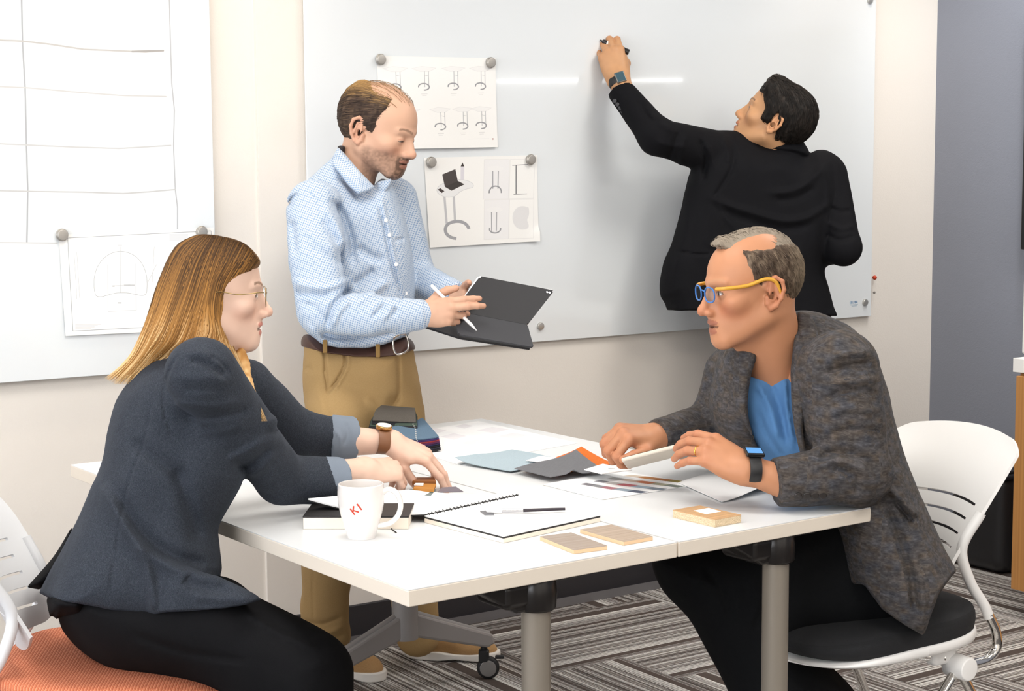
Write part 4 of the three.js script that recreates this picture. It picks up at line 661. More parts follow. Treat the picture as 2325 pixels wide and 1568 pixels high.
// hair that grows out of the head where grow(x, y, z) > 0 (metres from the hairline) to a depth(x, y, z)
function makeHair(head, o) {
  const f = (x, y, z) => { const d = head.f(x, y, z); if (d > .06 || d < -.03) return d + .01; const m = o.grow(x, y, z); return d - (m > 0 ? lerp(-.003, o.depth(x, y, z), sstep(0, o.soft ?? .012, m)) + (o.rough ?? .0012) * noise3(x * 160, y * 90, z * 160) : -.003); };
  const cols = o.colors.map(rgb);
  const pick = (c, x, y, z) => { const t = clamp(.5 + .55 * noise3(x * 130, y * 55, z * 90) + .3 * noise3(x * 380, y * 120, z * 260), 0, .999) * (cols.length - 1), i = Math.floor(t); c.copy(cols[i]).lerp(cols[i + 1] ?? cols[i], t - i); if (o.tint) o.tint(c, x, y, z); };
  const geos = [surface(f, V(-.125, -.13, -.145), V(.125, .165, .15), .0028, (c, x, y, z) => pick(c, x, y, z), 3.2)];
  // loose strands lying along the surface
  const R = rng(o.seed ?? 1), pos = [], nor = [], colr = [], idx = [], c = new THREE.Color(), G = (p) => { const e = .0015; return V(f(p.x + e, p.y, p.z) - f(p.x - e, p.y, p.z), f(p.x, p.y + e, p.z) - f(p.x, p.y - e, p.z), f(p.x, p.y, p.z + e) - f(p.x, p.y, p.z - e)).normalize(); };
  let made = 0, tries = 0;
  while (made < (o.strands ?? 0) && tries++ < (o.strands * 6)) {
    const a = R() * 6.283, b = Math.acos(1 - 2 * R()), p = V(Math.sin(b) * Math.cos(a) * .1, .02 + Math.cos(b) * .11, -.01 + Math.sin(b) * Math.sin(a) * .11);
    for (let k = 0; k < 8; k++) p.addScaledVector(G(p), -f(p.x, p.y, p.z) * .9); if (o.grow(p.x, p.y, p.z) < (o.inset ?? .003) || Math.abs(f(p.x, p.y, p.z)) > .002) continue;
    made++; pick(c, p.x + R() * .02, p.y, p.z); c.multiplyScalar(.75 + .6 * R()); const w = (o.width ?? .0009) * (.6 + .8 * R()), n = 5, L = (o.len ?? .03) * (.6 + .8 * R()); let q = p.clone();
    const b0 = pos.length / 3;
    for (let k = 0; k <= n; k++) { const g = G(q), d = o.dir(q).add(V(R() - .5, R() - .5, R() - .5).multiplyScalar(o.mess ?? .25)); d.addScaledVector(g, -d.dot(g)).normalize(); const s = d.clone().cross(g), h = (o.lift ?? .001) * Math.sin(Math.min(1, k / n * 1.3) * 2.2) + (k / n) * (o.tipLift ?? 0), t = 1 - (k / n) ** 2 * .85; for (const [u, v] of [[-1, 0], [0, 1], [1, 0]]) { const x = q.clone().addScaledVector(g, h + v * w).addScaledVector(s, u * w * t); pos.push(x.x, x.y, x.z); const nn = g.clone().addScaledVector(s, u * .8).normalize(); nor.push(nn.x, nn.y, nn.z); colr.push(c.r, c.g, c.b); } q.addScaledVector(d, L / n); const fv = f(q.x, q.y, q.z); q.addScaledVector(G(q), -fv * .8); }
    for (let k = 0; k < n; k++) for (let m = 0; m < 2; m++) { const A = b0 + k * 3 + m, Bq = A + 1, C = A + 3, D = A + 4; idx.push(A, Bq, C, Bq, D, C); }
  }
  if (made) { const g = new THREE.BufferGeometry(); g.setAttribute('position', new THREE.Float32BufferAttribute(pos, 3)); g.setAttribute('normal', new THREE.Float32BufferAttribute(nor, 3)); g.setAttribute('color', new THREE.Float32BufferAttribute(colr, 3)); g.setIndex(idx); geos.push(g); }
  const g = mergeGeometries(geos); g.applyMatrix4(head.pose); return g;
}

// ---------------------------------------------------------------- hands
// local axes: y along the hand, z out of its back, x to the thumb side of a left hand (side = -1 mirrors it)
function handField(o) {
  const s = o.side, S = (x, y, z) => V(s * x, y, z), palm = new Field(), k = o.fat ?? 1;
  const K = [[.027, .09, -.001], [.0065, .094, .0025], [-.0135, .089, .001], [-.031, .079, -.004]], len = [[.044, .026, .021], [.049, .03, .022], [.045, .028, .022], [.035, .021, .019]];
  [[.013, .004], [.004, .004], [-.006, .003], [-.014, .002]].forEach(([x, y], i) => palm.add(cone(S(x, y, -.002), S(...K[i]), .0165 * k, .0108 * k), .012));
  palm.add(ell(S(-.001, .052, -.007), .033 * k, .044, .0125 * k), .012); palm.add(ell(S(-.022, .035, -.01), .012 * k, .03, .011 * k), .012);
  if (o.back) palm.add(cone(V(0, .006, -.001), o.back, .0245 * k, (o.backR ?? .034)), .018);
  const parts = [], joints = [];
  K.forEach((q, i) => {
    const [a, b, c] = o.curl[i], sp = (o.spread ?? [.1, .02, -.06, -.14])[i]; let p = S(...q), ang = 0; const ch = new Field(), rr = [.0094, .0086, .0077, .0066].map((r) => r * k * (i === 3 ? .86 : i === 0 ? .97 : 1)); joints.push(p);
    [a, b, c].forEach((t, j) => { ang += t; const d = V(s * Math.sin(sp) * Math.cos(Math.min(ang, 1.3)), Math.cos(ang) * Math.cos(sp), -Math.sin(ang)).normalize(), n = p.clone().addScaledVector(d, len[i][j] * (o.long ?? 1)); ch.add(cone(p, n, rr[j], rr[j + 1]), .004); p = n; joints.push(p); });
    parts.push(ch.f);
  });
  { let p = S(.019, .018, -.008); const ch = new Field(), L = [.045, .034, .026], rr = [.0145, .0108, .0097, .0078].map((r) => r * k); (o.thumb ?? [[.7, .65, -.35], [.45, .85, -.35], [.3, .9, -.35]]).forEach((d, j) => { const n = p.clone().addScaledVector(S(...d).normalize(), L[j]); ch.add(cone(p, n, rr[j], rr[j + 1]), .005); p = n; joints.push(p); }); parts.push(ch.f); palm.add(cone(S(.019, .018, -.008), S(.03, .055, -.012), .013 * k, .009 * k), .014); }
  const pf = palm.f;
  return { f: (x, y, z) => { let d = pf(x, y, z); for (let i = 0; i < 5; i++) d = smin(d, parts[i](x, y, z), i === 4 ? .008 : .0055); return d; }, joints };
}
// placed by the wrist, the direction of the fingers and the direction of the back of the hand
function makeHand(o) {
  const y = o.dir.clone().normalize(), z = o.up.clone().addScaledVector(y, -o.up.dot(y)).normalize(), x = y.clone().cross(z), sc = o.scale ?? 1;
  const pose = new THREE.Matrix4().makeBasis(x, y, z).scale(V(sc, sc, sc)).setPosition(o.wrist), inv = pose.clone().invert();
  const back = o.elbow ? o.elbow.clone().applyMatrix4(inv) : null; if (back && o.forearm) back.setLength(o.forearm);
  const { f, joints } = handField({ ...o, back }), skin = rgb(o.skin), red = rgb(o.flush), c2 = new THREE.Color();
  const color = (c, X, Y, Z) => { c.copy(skin).multiplyScalar(.97 + .05 * noise3(X * 90, Y * 90, Z * 90)); let w = 0; joints.forEach((j, i) => { const d = Math.hypot(X - j.x, Y - j.y, Z - j.z); w = Math.max(w, Math.exp(-d * d / .00016) * .5); }); c.lerp(red, w); };
  const lo = V(-.11, -.03, -.13), hi = V(.11, .21, .07); if (back) { lo.min(back.clone().subScalar(.045)); hi.max(back.clone().addScalar(.045)); }
  const g = surface(f, lo, hi, o.cell ?? .0028, color); g.applyMatrix4(pose); return { g, pose, joints: joints.map((j) => j.clone().applyMatrix4(pose)), f: (p) => { const q = p.clone().applyMatrix4(inv); return f(q.x, q.y, q.z); } };
}
const mergeSkin = (list) => mergeGeometries(list.map((g) => { for (const k of Object.keys(g.attributes)) if (!['position', 'normal', 'color'].includes(k)) g.deleteAttribute(k); return g; }));
const skinMat = new THREE.MeshPhysicalMaterial({ color: 0xffffff, vertexColors: true, roughness: .5, specularIntensity: .7, sheen: .15, sheenRoughness: .5 });
const hairMat = new THREE.MeshPhysicalMaterial({ color: 0xffffff, vertexColors: true, roughness: .6, specularIntensity: .4 });
// a slim body inside the clothes joins head and hands
function innerBody(list, color) { const F = new Field(), P = []; for (const [a, b, ra, rb] of list) { F.cone(a, b, ra, rb, .04); P.push(a.clone().addScalar(ra), a.clone().subScalar(ra), b.clone().addScalar(rb), b.clone().subScalar(rb)); } const [lo, hi] = bounds(P, .03), c = rgb(color); return surface(F.f, lo, hi, .013, (q) => q.copy(c)); }
function garment(name, f, lo, hi, h, mat, parent, q, bias) { const label = undefined, g = boxUV(surface(f, lo, hi, h, null, 1.9), q, bias); return mesh(name, g, mat, parent, label); }
// ---------------------------------------------------------------- people
const region = (pts) => { const f = outline(pts, 0, 1, 1, 0); const P = pts, n = P.length, xs = P.map((p) => p[0]), ys = P.map((p) => p[1]); const sd = raster(Math.min(...xs) - 40, Math.min(...ys) - 40, Math.max(...xs) + 40, Math.max(...ys) + 40, 3, (x, y) => { let d = 1e9, ins = false; for (let i = 0, j = n - 1; i < n; j = i++) { const a = P[i], b = P[j]; const q = segDist(x, y, a, b)[0]; if (q < d) d = q; if ((a[1] > y) !== (b[1] > y) && x < (b[0] - a[0]) * (y - a[1]) / (b[1] - a[1]) + a[0]) ins = !ins; } return ins ? d : -d; }); return (x, y, z) => { const p = fastPix(x, y, z); return -sd(p[0], p[1]) * p[2] / FOCAL; }; };
const behind = (f, d) => (x, y, z) => Math.max(f(x, y, z), fastPix(x, y, z)[2] - d);          // only the part of f nearer than d
const weave = dataTex(128, 128, (x, y) => [128 + 40 * Math.sin(x * Math.PI / 2) * Math.sin(y * Math.PI / 2) + h3(x, y, 5) * 50], false);
const cloth2 = (tex, rx, o = {}) => std(0xffffff, .92, { map: rep(tex, rx), bumpMap: rep(weave, rx * 3), bumpScale: .0005, sheen: .12, sheenRoughness: .6, ...o });
const plain = (c, r = .9, o = {}) => std(c, r, { specularIntensity: r > .8 ? .25 : 1, bumpMap: rep(weave, 24), bumpScale: .0005, ...o });
const shinShoe = (P, name, mats, heel, toe, len = .29, wide = 1) => {    // a low shoe between two points on the floor
  const z = toe.clone().sub(heel).setY(0).normalize(), x = V(0, 1, 0).cross(z), M = new THREE.Matrix4().makeBasis(x.multiplyScalar(wide), V(0, 1, 0), z).setPosition(heel.x, 0, heel.z), k = len / .29;
  const U = new Field(); U.add(ell(V(0, .045, .05 * k), .036, .048, .058)).add(cone(V(0, .05, .07 * k), V(.002, .032, .22 * k), .042, .032), .03).add(ell(V(.003, .03, .2 * k), .045, .03, .075), .02).add(cone(V(0, .06, .045), V(0, .1, .04), .036, .04), .02).cut((a, b, c) => .02 - b, .004).cut((a, b, c) => b - .098 + .25 * Math.max(0, c - .08), .004);
  const u = surface(U.f, V(-.07, 0, -.03), V(.07, .12, .32 * k), .004); u.applyMatrix4(M); const s = mesh(name, boxUV(u), mats[0], P);
  const S = new Field(); S.add((a, b, c) => { const t = clamp(c / (.285 * k), 0, 1), w = .036 + .012 * Math.sin(t * 3.1) + .004 * sstep(.5, .8, t); const q = Math.hypot(a - .003 * t, Math.max(0, Math.abs(c - .14 * k) - .1 * k) * (w / .045)) - w; return smax(q, Math.abs(b - .0145) - .0135 + .005 * sstep(.35, .55, t) * sstep(.95, .6, t), .004); }, 0);
  const g = surface(S.f, V(-.08, -.01, -.03), V(.08, .05, .33 * k), .004); g.applyMatrix4(M); mesh('sole', g, mats[1], s);
  const lc = []; for (let i = 0; i < 4; i++) lc.push(tube([V(-.022, .078 - i * .009, .085 + i * .019), V(0, .088 - i * .009, .088 + i * .019), V(.022, .078 - i * .009, .085 + i * .019)], .0025, 8, 6)); const l = merge(lc); l.applyMatrix4(M); mesh('laces', l, mats[2], s);
};
function watch(P, c, axis, up, r, o) {      // strap round the wrist, case on its upper side
  const y = axis.clone().normalize(), z = up.clone().addScaledVector(y, -up.dot(y)).normalize(), x = y.clone().cross(z), M = new THREE.Matrix4().makeBasis(x, y, z).setPosition(c);
  const band = lathe([[r + .0005, -o.w], [r + .003, -o.w * .96], [r + .0035, 0], [r + .003, o.w * .96], [r + .0005, o.w], [r + .0005, -o.w]], 48); band.scale(1.12, 1, .92); band.applyMatrix4(M); const w = mesh('wristwatch', band, o.strap, P);
  const zz = (r + .003) * .92, cs = o.round ? lathe([[0, 0], [o.size, 0], [o.size, .006], [o.size * .9, .0078], [0, .0078]], 40).rotateX(Math.PI / 2).translate(0, 0, zz - .001) : box(o.size * 1.9, o.size * 2.2, .009, 0, 0, zz + .003, .003); cs.applyMatrix4(M); mesh('watch_case', cs, o.case, w);
  const fc = o.round ? cyl(o.size * .86, o.size * .86, .0006, 0, 0, 0, 40).rotateX(Math.PI / 2).translate(0, 0, zz + .0072) : box(o.size * 1.55, o.size * 1.8, .0008, 0, 0, zz + .0078, .0003); fc.applyMatrix4(M); mesh('watch_face', fc, o.face, w);
}
function glasses(P, head, o) {
  const M = head.pose, rim = [], W2 = o.w, H2 = o.h, z0 = o.z ?? .107, y0 = o.y ?? -.001, lens = [];
  const rp = (s) => { const p = []; for (let k = 0; k < 24; k++) { const a = k / 24 * Math.PI * 2, c = Math.cos(a), q = Math.sin(a), e = o.sq ?? 1; const X = Math.sign(c) * Math.pow(Math.abs(c), e) * W2, Y = Math.sign(q) * Math.pow(Math.abs(q), e) * H2; p.push(V(s * .033 + X, y0 + Y, z0 - .35 * Math.pow(Math.abs(s * .033 + X), 2) * 4)); } return p; };
  for (const s of [1, -1]) { const p = rp(s); rim.push(tube(p, o.r, 60, 8, true)); const sh = new THREE.Shape(p.map((q) => new THREE.Vector2(q.x, q.y))); const g = new THREE.ShapeGeometry(sh), a = g.attributes.position; for (let i = 0; i < a.count; i++) a.setZ(i, z0 - 1.4 * a.getX(i) ** 2); g.computeVertexNormals(); lens.push(g); }
  rim.push(tube([V(-.012, y0 + .005, z0 - .001), V(0, y0 + .0085, z0 + .002), V(.012, y0 + .005, z0 - .001)], o.r * .9, 12, 8));
  const g = merge(rim); g.applyMatrix4(M); const e = mesh('eyeglasses', g, o.front, P);
  for (const s of [1, -1]) { const t = tube([V(s * (.033 + W2 * .96), y0 + (o.up ?? .006), z0 - .009), V(s * .072, y0 + (o.up ?? .006) + .001, z0 - .02), V(s * .079, y0 + .009 + (o.rise ?? 0) * .6, .04), V(s * .0815, y0 + .014 + (o.rise ?? 0), -.002), V(s * .083, y0 + .008 + (o.rise ?? 0), -.02), V(s * .081, y0 - .018, -.034)], o.tr ?? o.r, 40, 8); if (o.tall) t.scale(1, 1, 1); t.applyMatrix4(M); mesh('temple_arm', t, o.temple, e); }
  for (const l of lens) { l.applyMatrix4(M); mesh('lens', l, new THREE.MeshPhysicalMaterial({ color: o.tint ?? 0xffffff, roughness: .02, transmission: 1, thickness: 0, ior: 1.45, side: THREE.DoubleSide }), e); }
}
const quatY = (a) => new THREE.Quaternion().setFromAxisAngle(V(0, 1, 0), a);
function plate(c, thick, r, name, mat, parent) {      // a flat plate with rounded corners over four corner points
  const w = c[0].distanceTo(c[1]), h = c[0].distanceTo(c[3]);
  const g = sheet(56, 44, (u, v) => { const a = c[0].clone().lerp(c[1], u), b = c[3].clone().lerp(c[2], u); return b.lerp(a, v); }, thick, (u, v) => { const x = Math.max(0, Math.abs(u - .5) * w - w / 2 + r), y = Math.max(0, Math.abs(v - .5) * h - h / 2 + r); return Math.hypot(x, y) > r; });
  return mesh(name, g, mat, parent);
}
// the seated woman
{
  const P = thing('person', 'seated woman with long light brown hair in a dark grey blazer, reaching over the table', 'person', V(0, 0, 0));
  const skin = '#dfbca8', flush = '#d0977f', D = 3.36;
  const head = makeHead({ pos: at(495, 668, 3.35), yaw: 102, pitch: 2, scale: .93, deep: .95, neck: at(468, 840, 3.36), neckR: .05, skin, lip: '#c4796c', browC: '#6f4e34', flush, browA: 1, lash: .0026, eyeOpen: 1.15, gaze: .004, jaw: .95, iris: 0x44514a, open: .003, throat: 1, bare: 1, lips: .0025 });
  const sR = at(458, 848, 3.17), eR = at(640, 1086, 3.44), wR = at(826, 1064, 3.55), sL = at(560, 880, 3.5), eL = at(672, 985, 3.64), wL = at(884, 1000, 3.69);
  const hR = makeHand({ side: -1, wrist: wR, dir: at(912, 1060, 3.62).sub(wR), up: V(-.1, .85, .55), curl: [[.75, .55, .3], [.85, .6, .3], [.9, .6, .3], [.95, .65, .3]], thumb: [[.35, .7, -.7], [.1, .75, -.7], [0, .6, -.8]], skin, flush, elbow: at(760, 1075, 3.51), forearm: .1, backR: .034, scale: .93, fat: 1.05 });
  const hL = makeHand({ side: 1, wrist: wL, dir: at(958, 1030, 3.7).sub(wL), up: V(.25, .9, .25), curl: [[.45, .3, .2], [.5, .35, .2], [.55, .4, .2], [.6, .4, .2]], thumb: [[.3, .8, -.6], [.05, .85, -.6], [-.05, .8, -.6]], skin, flush, elbow: at(800, 1000, 3.68), forearm: .13, backR: .037, scale: .98, long: 1.12, fat: 1.02 });
  const inner = innerBody([[at(468, 850, 3.36), at(400, 1000, 3.36), .05, .09], [at(400, 1000, 3.36), at(300, 1330, 3.34), .09, .1], [at(468, 850, 3.36), sR, .045, .04], [sR, eR, .035, .03], [eR, at(780, 1078, 3.53), .028, .028], [at(468, 850, 3.36), sL, .045, .035], [sL, eL, .035, .03], [eL, at(800, 1000, 3.68), .028, .028]], skin);
  mesh('body', mergeSkin([head.g, hR.g, hL.g, inner]), skinMat, P);
  // blazer
  const J = new Field(), hem = region([[-60, 600], [900, 600], [900, 1000], [640, 1300], [590, 1361], [510, 1378], [430, 1388], [365, 1391], [300, 1387], [200, 1374], [115, 1358], [91, 1345], [40, 1325]]);
  J.add(outline([[475, 768], [430, 786], [382, 806], [338, 824], [292, 868], [260, 918], [243, 975], [233, 1030], [222, 1072], [206, 1105], [194, 1135], [178, 1170], [158, 1208], [124, 1275], [70, 1385], [50, 1440], [200, 1450], [450, 1450], [690, 1420], [620, 1390], [560, 1350], [503, 1316], [504, 1288], [499, 1240], [497, 1195], [520, 1150], [548, 1100], [560, 1050], [585, 1000], [598, 960], [592, 915], [572, 870], [548, 825], [522, 785], [500, 766]], (x, y) => D - .02 + .02 * sstep(1100, 900, y), (x, y) => .145 + .03 * sstep(1150, 1350, y) - .04 * sstep(900, 780, y), .1), 0);
  J.add(outline([[400, 1290], [470, 1300], [506, 1312], [560, 1340], [640, 1390], [600, 1410], [440, 1430], [360, 1420]], (x, y) => 3.17, .03, .03), .03).cut(hem, .004);
  J.add(cone(sR, at(556, 980, 3.29), .069, .058), .014).add(cone(at(556, 980, 3.29), eR, .058, .052), .01).add(cuffed(eR, at(764, 1092, 3.522), .0525, .047), .012);
  J.add(cone(sL, eL, .06, .05), .03).add(cuffed(eL, at(798, 998, 3.7), .05, .044), .02);
  const VL = new Field(); VL.add(outline([[164, 1196], [122, 1262], [60, 1333, 1], [90, 1338, 1], [120, 1318], [150, 1260]], 3.4, .09, .03), 0);
  const F = folds([[.005, 9, [420, 802], [455, 800], [486, 812], [506, 834]], [-.007, 7, [430, 820], [462, 824], [492, 838], [512, 858]], [-.005, 5, [474, 806], [498, 820], [520, 848]], [.004, 10, [396, 856], [440, 858], [488, 858], [520, 868]], [-.004, 9, [412, 884], [460, 884], [505, 888]], [.005, 10, [388, 914], [430, 920], [490, 922], [545, 908]], [-.006, 10, [410, 944], [470, 948], [530, 940], [560, 928]], [.003, 10, [440, 985], [500, 980], [560, 962]], [.007, 9, [520, 1042], [552, 1028], [600, 1000]], [-.009, 9, [540, 1062], [572, 1050], [612, 1016]], [.005, 8, [560, 1085], [596, 1064], [626, 1030]], [.005, 9, [590, 1110], [620, 1080], [640, 1044]], [-.011, 6, [648, 1108], [660, 1076], [659, 1044]], [.006, 7, [668, 1108], [678, 1078], [676, 1048]], [-.009, 4, [714, 1116], [721, 1080], [711, 1044]], [.005, 5, [726, 1112], [733, 1080], [724, 1046]], [-.007, 6, [624, 1124], [636, 1094], [630, 1062]], [.011, 16, [228, 1100], [268, 1167], [312, 1232], [364, 1270], [416, 1296]], [.009, 13, [312, 1232], [338, 1308], [350, 1392]], [-.011, 16, [262, 1110], [300, 1180], [356, 1240], [410, 1270], [470, 1280]], [-.012, 15, [420, 1310], [450, 1330], [520, 1340]], [.008, 12, [440, 1350], [500, 1358], [570, 1358]], [-.003, 3, [352, 870], [330, 990], [294, 1090], [270, 1200], [246, 1372]], [-.004, 3, [404, 806], [378, 860], [372, 930], [392, 990]], [-.008, 16, [300, 1000], [352, 1040], [420, 1080]], [-.012, 18, [400, 1060], [430, 1150], [450, 1230]], [.006, 9, [600, 960], [640, 948], [690, 950]], [-.009, 8, [600, 985], [660, 975], [720, 985]], [.006, 8, [640, 1010], [690, 1000], [735, 1010]], [-.006, 5, [745, 962], [750, 1000], [746, 1036]]]);
  const jf = withFolds(J.f, F, D - .05, .0022, 16, 3), [lo, hi] = boxOf(20, 740, 830, 1420, 3.04, 3.78);
  const melange = fabricTex(0x282e38, 26, 12), jm = cloth2(melange, 7, { sheen: .4, sheenColor: new THREE.Color(0x4a5a75), sheenRoughness: .5 });
  const blazer = garment('blazer', jf, lo, hi, .0062, jm, P, quatY(.2)); { const [a, b] = boxOf(40, 1180, 180, 1350, 3.26, 3.54); garment('vent_lining', VL.f, a, b, .006, plain(0x101013), blazer); }
  const lining = plain(0x7b8592, .85);
  const C1 = new Field(); C1.add(cuffed(at(735, 1091, 3.502), at(771, 1092, 3.527), .0505, .051), 0); C1.cut((x, y, z) => { const p = fastPix(x, y, z); return ((735 + (p[1] - 1040) * .42) - p[0]) * .0009; }, .003); { const [a, b] = boxOf(720, 1030, 790, 1160, 3.4, 3.7); garment('cuff', C1.f, a, b, .005, lining, P); }
  const C2 = new Field(); C2.add(cuffed(at(752, 995, 3.68), at(801, 999, 3.702), .052, .0525), 0).cut((x, y, z) => (752 - fastPix(x, y, z)[0]) * .0009, .003); { const [a, b] = boxOf(730, 940, 820, 1060, 3.58, 3.8); garment('cuff', withFolds(C2.f, folds([[.003, 5, [760, 975], [775, 1000], [770, 1030]], [-.003, 5, [785, 960], [790, 985], [780, 1010]]]), 3.68), a, b, .005, lining, P); }
  // trousers and the dark top that shows under the blazer
  const Tf = new Field(); Tf.add(outline([[118, 1330], [300, 1300], [500, 1305], [588, 1356], [690, 1405], [765, 1452], [792, 1496], [792, 1540], [780, 1600], [760, 1680], [660, 1680], [560, 1625], [440, 1556], [280, 1524], [200, 1490], [150, 1440], [128, 1390]], (x) => 3.34 - .0001 * (x - 300), .165, .1), 0);
  const kn = at(715, 1540, 3.24), kf = at(700, 1560, 3.45); for (const k of [kn, kf]) Tf.add(cone(k, V(k.x + .03, .1, k.z - .05), .066, .055), .04);
  { const [a, b] = bounds([at(90, 1280, 3.1), at(820, 1280, 3.6), at(820, 1280, 3.05), V(kn.x, .06, kn.z + .1), V(kf.x, .06, kf.z - .12)], .03); garment('trousers', withFolds(Tf.f, folds([[.004, 9, [560, 1390], [640, 1440], [720, 1470]], [-.004, 9, [300, 1440], [420, 1480], [560, 1500]]]), 3.3, .0015, 14, 8), a, b, .008, plain(0x141416, .9), P); }
  const U = new Field(); U.add(outline([[112, 1345], [113, 1398], [122, 1396], [128, 1406], [140, 1400], [190, 1400], [200, 1350]], 3.33, .15, .03, 3), 0); { const [a, b] = boxOf(100, 1330, 215, 1420, 3.15, 3.5); garment('top', U.f, a, b, .006, plain(0x111114, .85), P); }
  for (const k of [kn, kf]) shinShoe(P, 'shoe', [plain(0x1a1717, .5), plain(0x121212, .6), plain(0x141414)], V(k.x - .03, 0, k.z - .05), V(k.x + .3, 0, k.z - .08), .25, .9);
  // hair: a full fall of hair, then strands over it
  const HF = new Field(); const HH = (x, y) => lerp(.088, .032, sstep(770, 850, y)) * lerp(1, .7, sstep(770, 820, y) * sstep(480, 530, x)) * lerp(.85, 1, sstep(310, 370, x));
  HF.add(outline([[592, 600], [580, 572], [553, 550], [512, 536], [462, 530], [422, 541], [388, 573], [366, 620], [350, 672], [333, 722], [312, 772], [286, 812], [249, 847, 1], [266, 860], [300, 862], [332, 838], [372, 810], [425, 790], [470, 784], [500, 790], [518, 806], [531, 835], [545, 872], [560, 908], [572, 946, 1], [602, 947, 1], [597, 915], [581, 865], [562, 800], [546, 786], [530, 796], [521, 760], [519, 725], [525, 692], [540, 660], [562, 630]], (x, y) => 3.352 - .1 * sstep(780, 900, y) * lerp(.2, 1, sstep(440, 520, x)), HH, .075), 0);
  const hf = (x, y, z) => HF.f(x, y, z) + .0012 - .001 * noise3(x * 70, y * 14, z * 30) , [ha, hb] = boxOf(230, 510, 620, 960, 3.2, 3.52), hC = ['#533c26', '#875f31', '#b07e42', '#debd8a'].map(rgb);
  const hairCol = (c, t, r) => { const q = clamp(t * 2.9 + (r - .5) * 1.7, 0, 2.999), i = Math.floor(q); c.copy(hC[i]).lerp(hC[i + 1], q - i); };
  const hg = surface(hf, ha, hb, .0042, (c, x, y, z) => { const p = fastPix(x, y, z); hairCol(c, clamp((p[1] - 540) / 320, 0, 1), .42 + .4 * noise3(x * 160, y * 22, z * 90)); });
  const guides = [[[452, 532], [400, 560], [362, 640], [330, 735], [292, 812], [238, 858]], [[464, 532], [420, 575], [385, 660], [352, 745], [318, 808], [262, 872]], [[480, 533], [446, 590], [414, 680], [382, 765], [345, 812], [294, 872]], [[498, 535], [470, 600], [442, 690], [416, 760], [392, 790], [332, 842]], [[514, 538], [490, 600], [466, 680], [452, 740], [440, 778], [396, 802]], [[530, 543], [506, 596], [482, 646], [474, 700], [478, 750], [462, 782]], [[548, 549], [526, 590], [500, 640], [488, 700], [500, 760], [520, 806]], [[560, 556], [542, 590], [514, 636], [498, 690], [505, 760], [540, 860]], [[574, 570], [556, 600], [528, 644], [510, 700], [522, 790], [590, 956]], [[588, 590], [566, 618], [536, 656], [514, 710], [534, 800], [606, 956]]].map((g) => new THREE.SplineCurve(g.map((q) => new THREE.Vector2(...q))));
  const R = rng(77), pos = [], nor = [], col = [], idx = [], c = new THREE.Color(), hit = (px, py) => { const r = ray(px, py); for (let d = 3.2; d < 3.46; d += .006) if (HF.f(r.x * d, EYE + r.y * d, r.z * d) < 0) { let a = d - .006, b = d; for (let k = 0; k < 5; k++) { const m = (a + b) / 2; if (HF.f(r.x * m, EYE + r.y * m, r.z * m) < 0) b = m; else a = m; } return b; } return 0; };
  for (let s = 0; s < 2000; s++) {
    const g = R() * (guides.length - 1.001), gi = Math.floor(g), gf = g - gi, t0 = R() < .45 ? 0 : R() * .6, t1 = Math.min(1, t0 + .3 + R() * .75), n = Math.ceil(18 * (t1 - t0)) + 3, w0 = (.0006 + .0011 * R()), tone = R(), lift = .0008 + .0022 * R(), wig = (R() - .5) * 5; let b0 = pos.length / 3, cnt = 0, last = 0, extra = 0;
    for (let k = 0; k <= n; k++) {
      const t = lerp(t0, t1, k / n), a = guides[gi].getPoint(t), b = guides[gi + 1].getPoint(t), px = lerp(a.x, b.x, gf) + wig * Math.sin(t * 5 + s), py = lerp(a.y, b.y, gf), h0 = hit(px, py), d = h0 || last; if (!h0 && (!cnt || extra++ > 2)) { if (cnt > 1) break; b0 = pos.length / 3; cnt = 0; continue; } last = d;
      const q = at(px, py, d - lift), a2 = guides[gi].getPoint(Math.min(1, t + .02)), w = w0 * Math.min(1, .1 + 3 * k / n, .05 + 2.2 * (1 - k / n)); const ta = guides[gi].getTangent(t), sx = V(-ta.y * -1, 0, 0); const side = V(ta.y, ta.x, 0).normalize();
      hairCol(c, clamp((py - 545) / 330, 0, 1), tone); c.multiplyScalar(.84 + .34 * tone);
      for (const [u, h] of [[-1, 0], [0, .9], [1, 0]]) { pos.push(q.x + side.x * u * w, q.y + side.y * u * w, q.z + h * w); const nn = V(side.x * u * .8, side.y * u * .8, 1).normalize(); nor.push(nn.x, nn.y, nn.z); col.push(c.r, c.g, c.b); } cnt++;
    }
    for (let k = 0; k < cnt - 1; k++) for (let m = 0; m < 2; m++) { const A = b0 + k * 3 + m; idx.push(A, A + 3, A + 1, A + 1, A + 3, A + 4); }
  }
  const sg = new THREE.BufferGeometry(); sg.setAttribute('position', new THREE.Float32BufferAttribute(pos, 3)); sg.setAttribute('normal', new THREE.Float32BufferAttribute(nor, 3)); sg.setAttribute('color', new THREE.Float32BufferAttribute(col, 3)); sg.setIndex(idx);
  mesh('hair', mergeGeometries([hg, sg]), hairMat, P);
  glasses(P, head, { w: .024, h: .02, r: .0009, z: .107, y: -.003, up: .012, front: std(0x9a8258, .3, { metalness: .9 }), temple: std(0xa08a5c, .3, { metalness: .9 }), tr: .0011 });
  watch(P, at(868, 1000, 3.688), wL.clone().sub(eL), V(.05, 1, .15), .0285, { w: .013, round: 1, size: .018, strap: std(0x7a4f31, .5), case: std(0xc79a5e, .25, { metalness: .9 }), face: std(0xf1ece0, .25) });
}
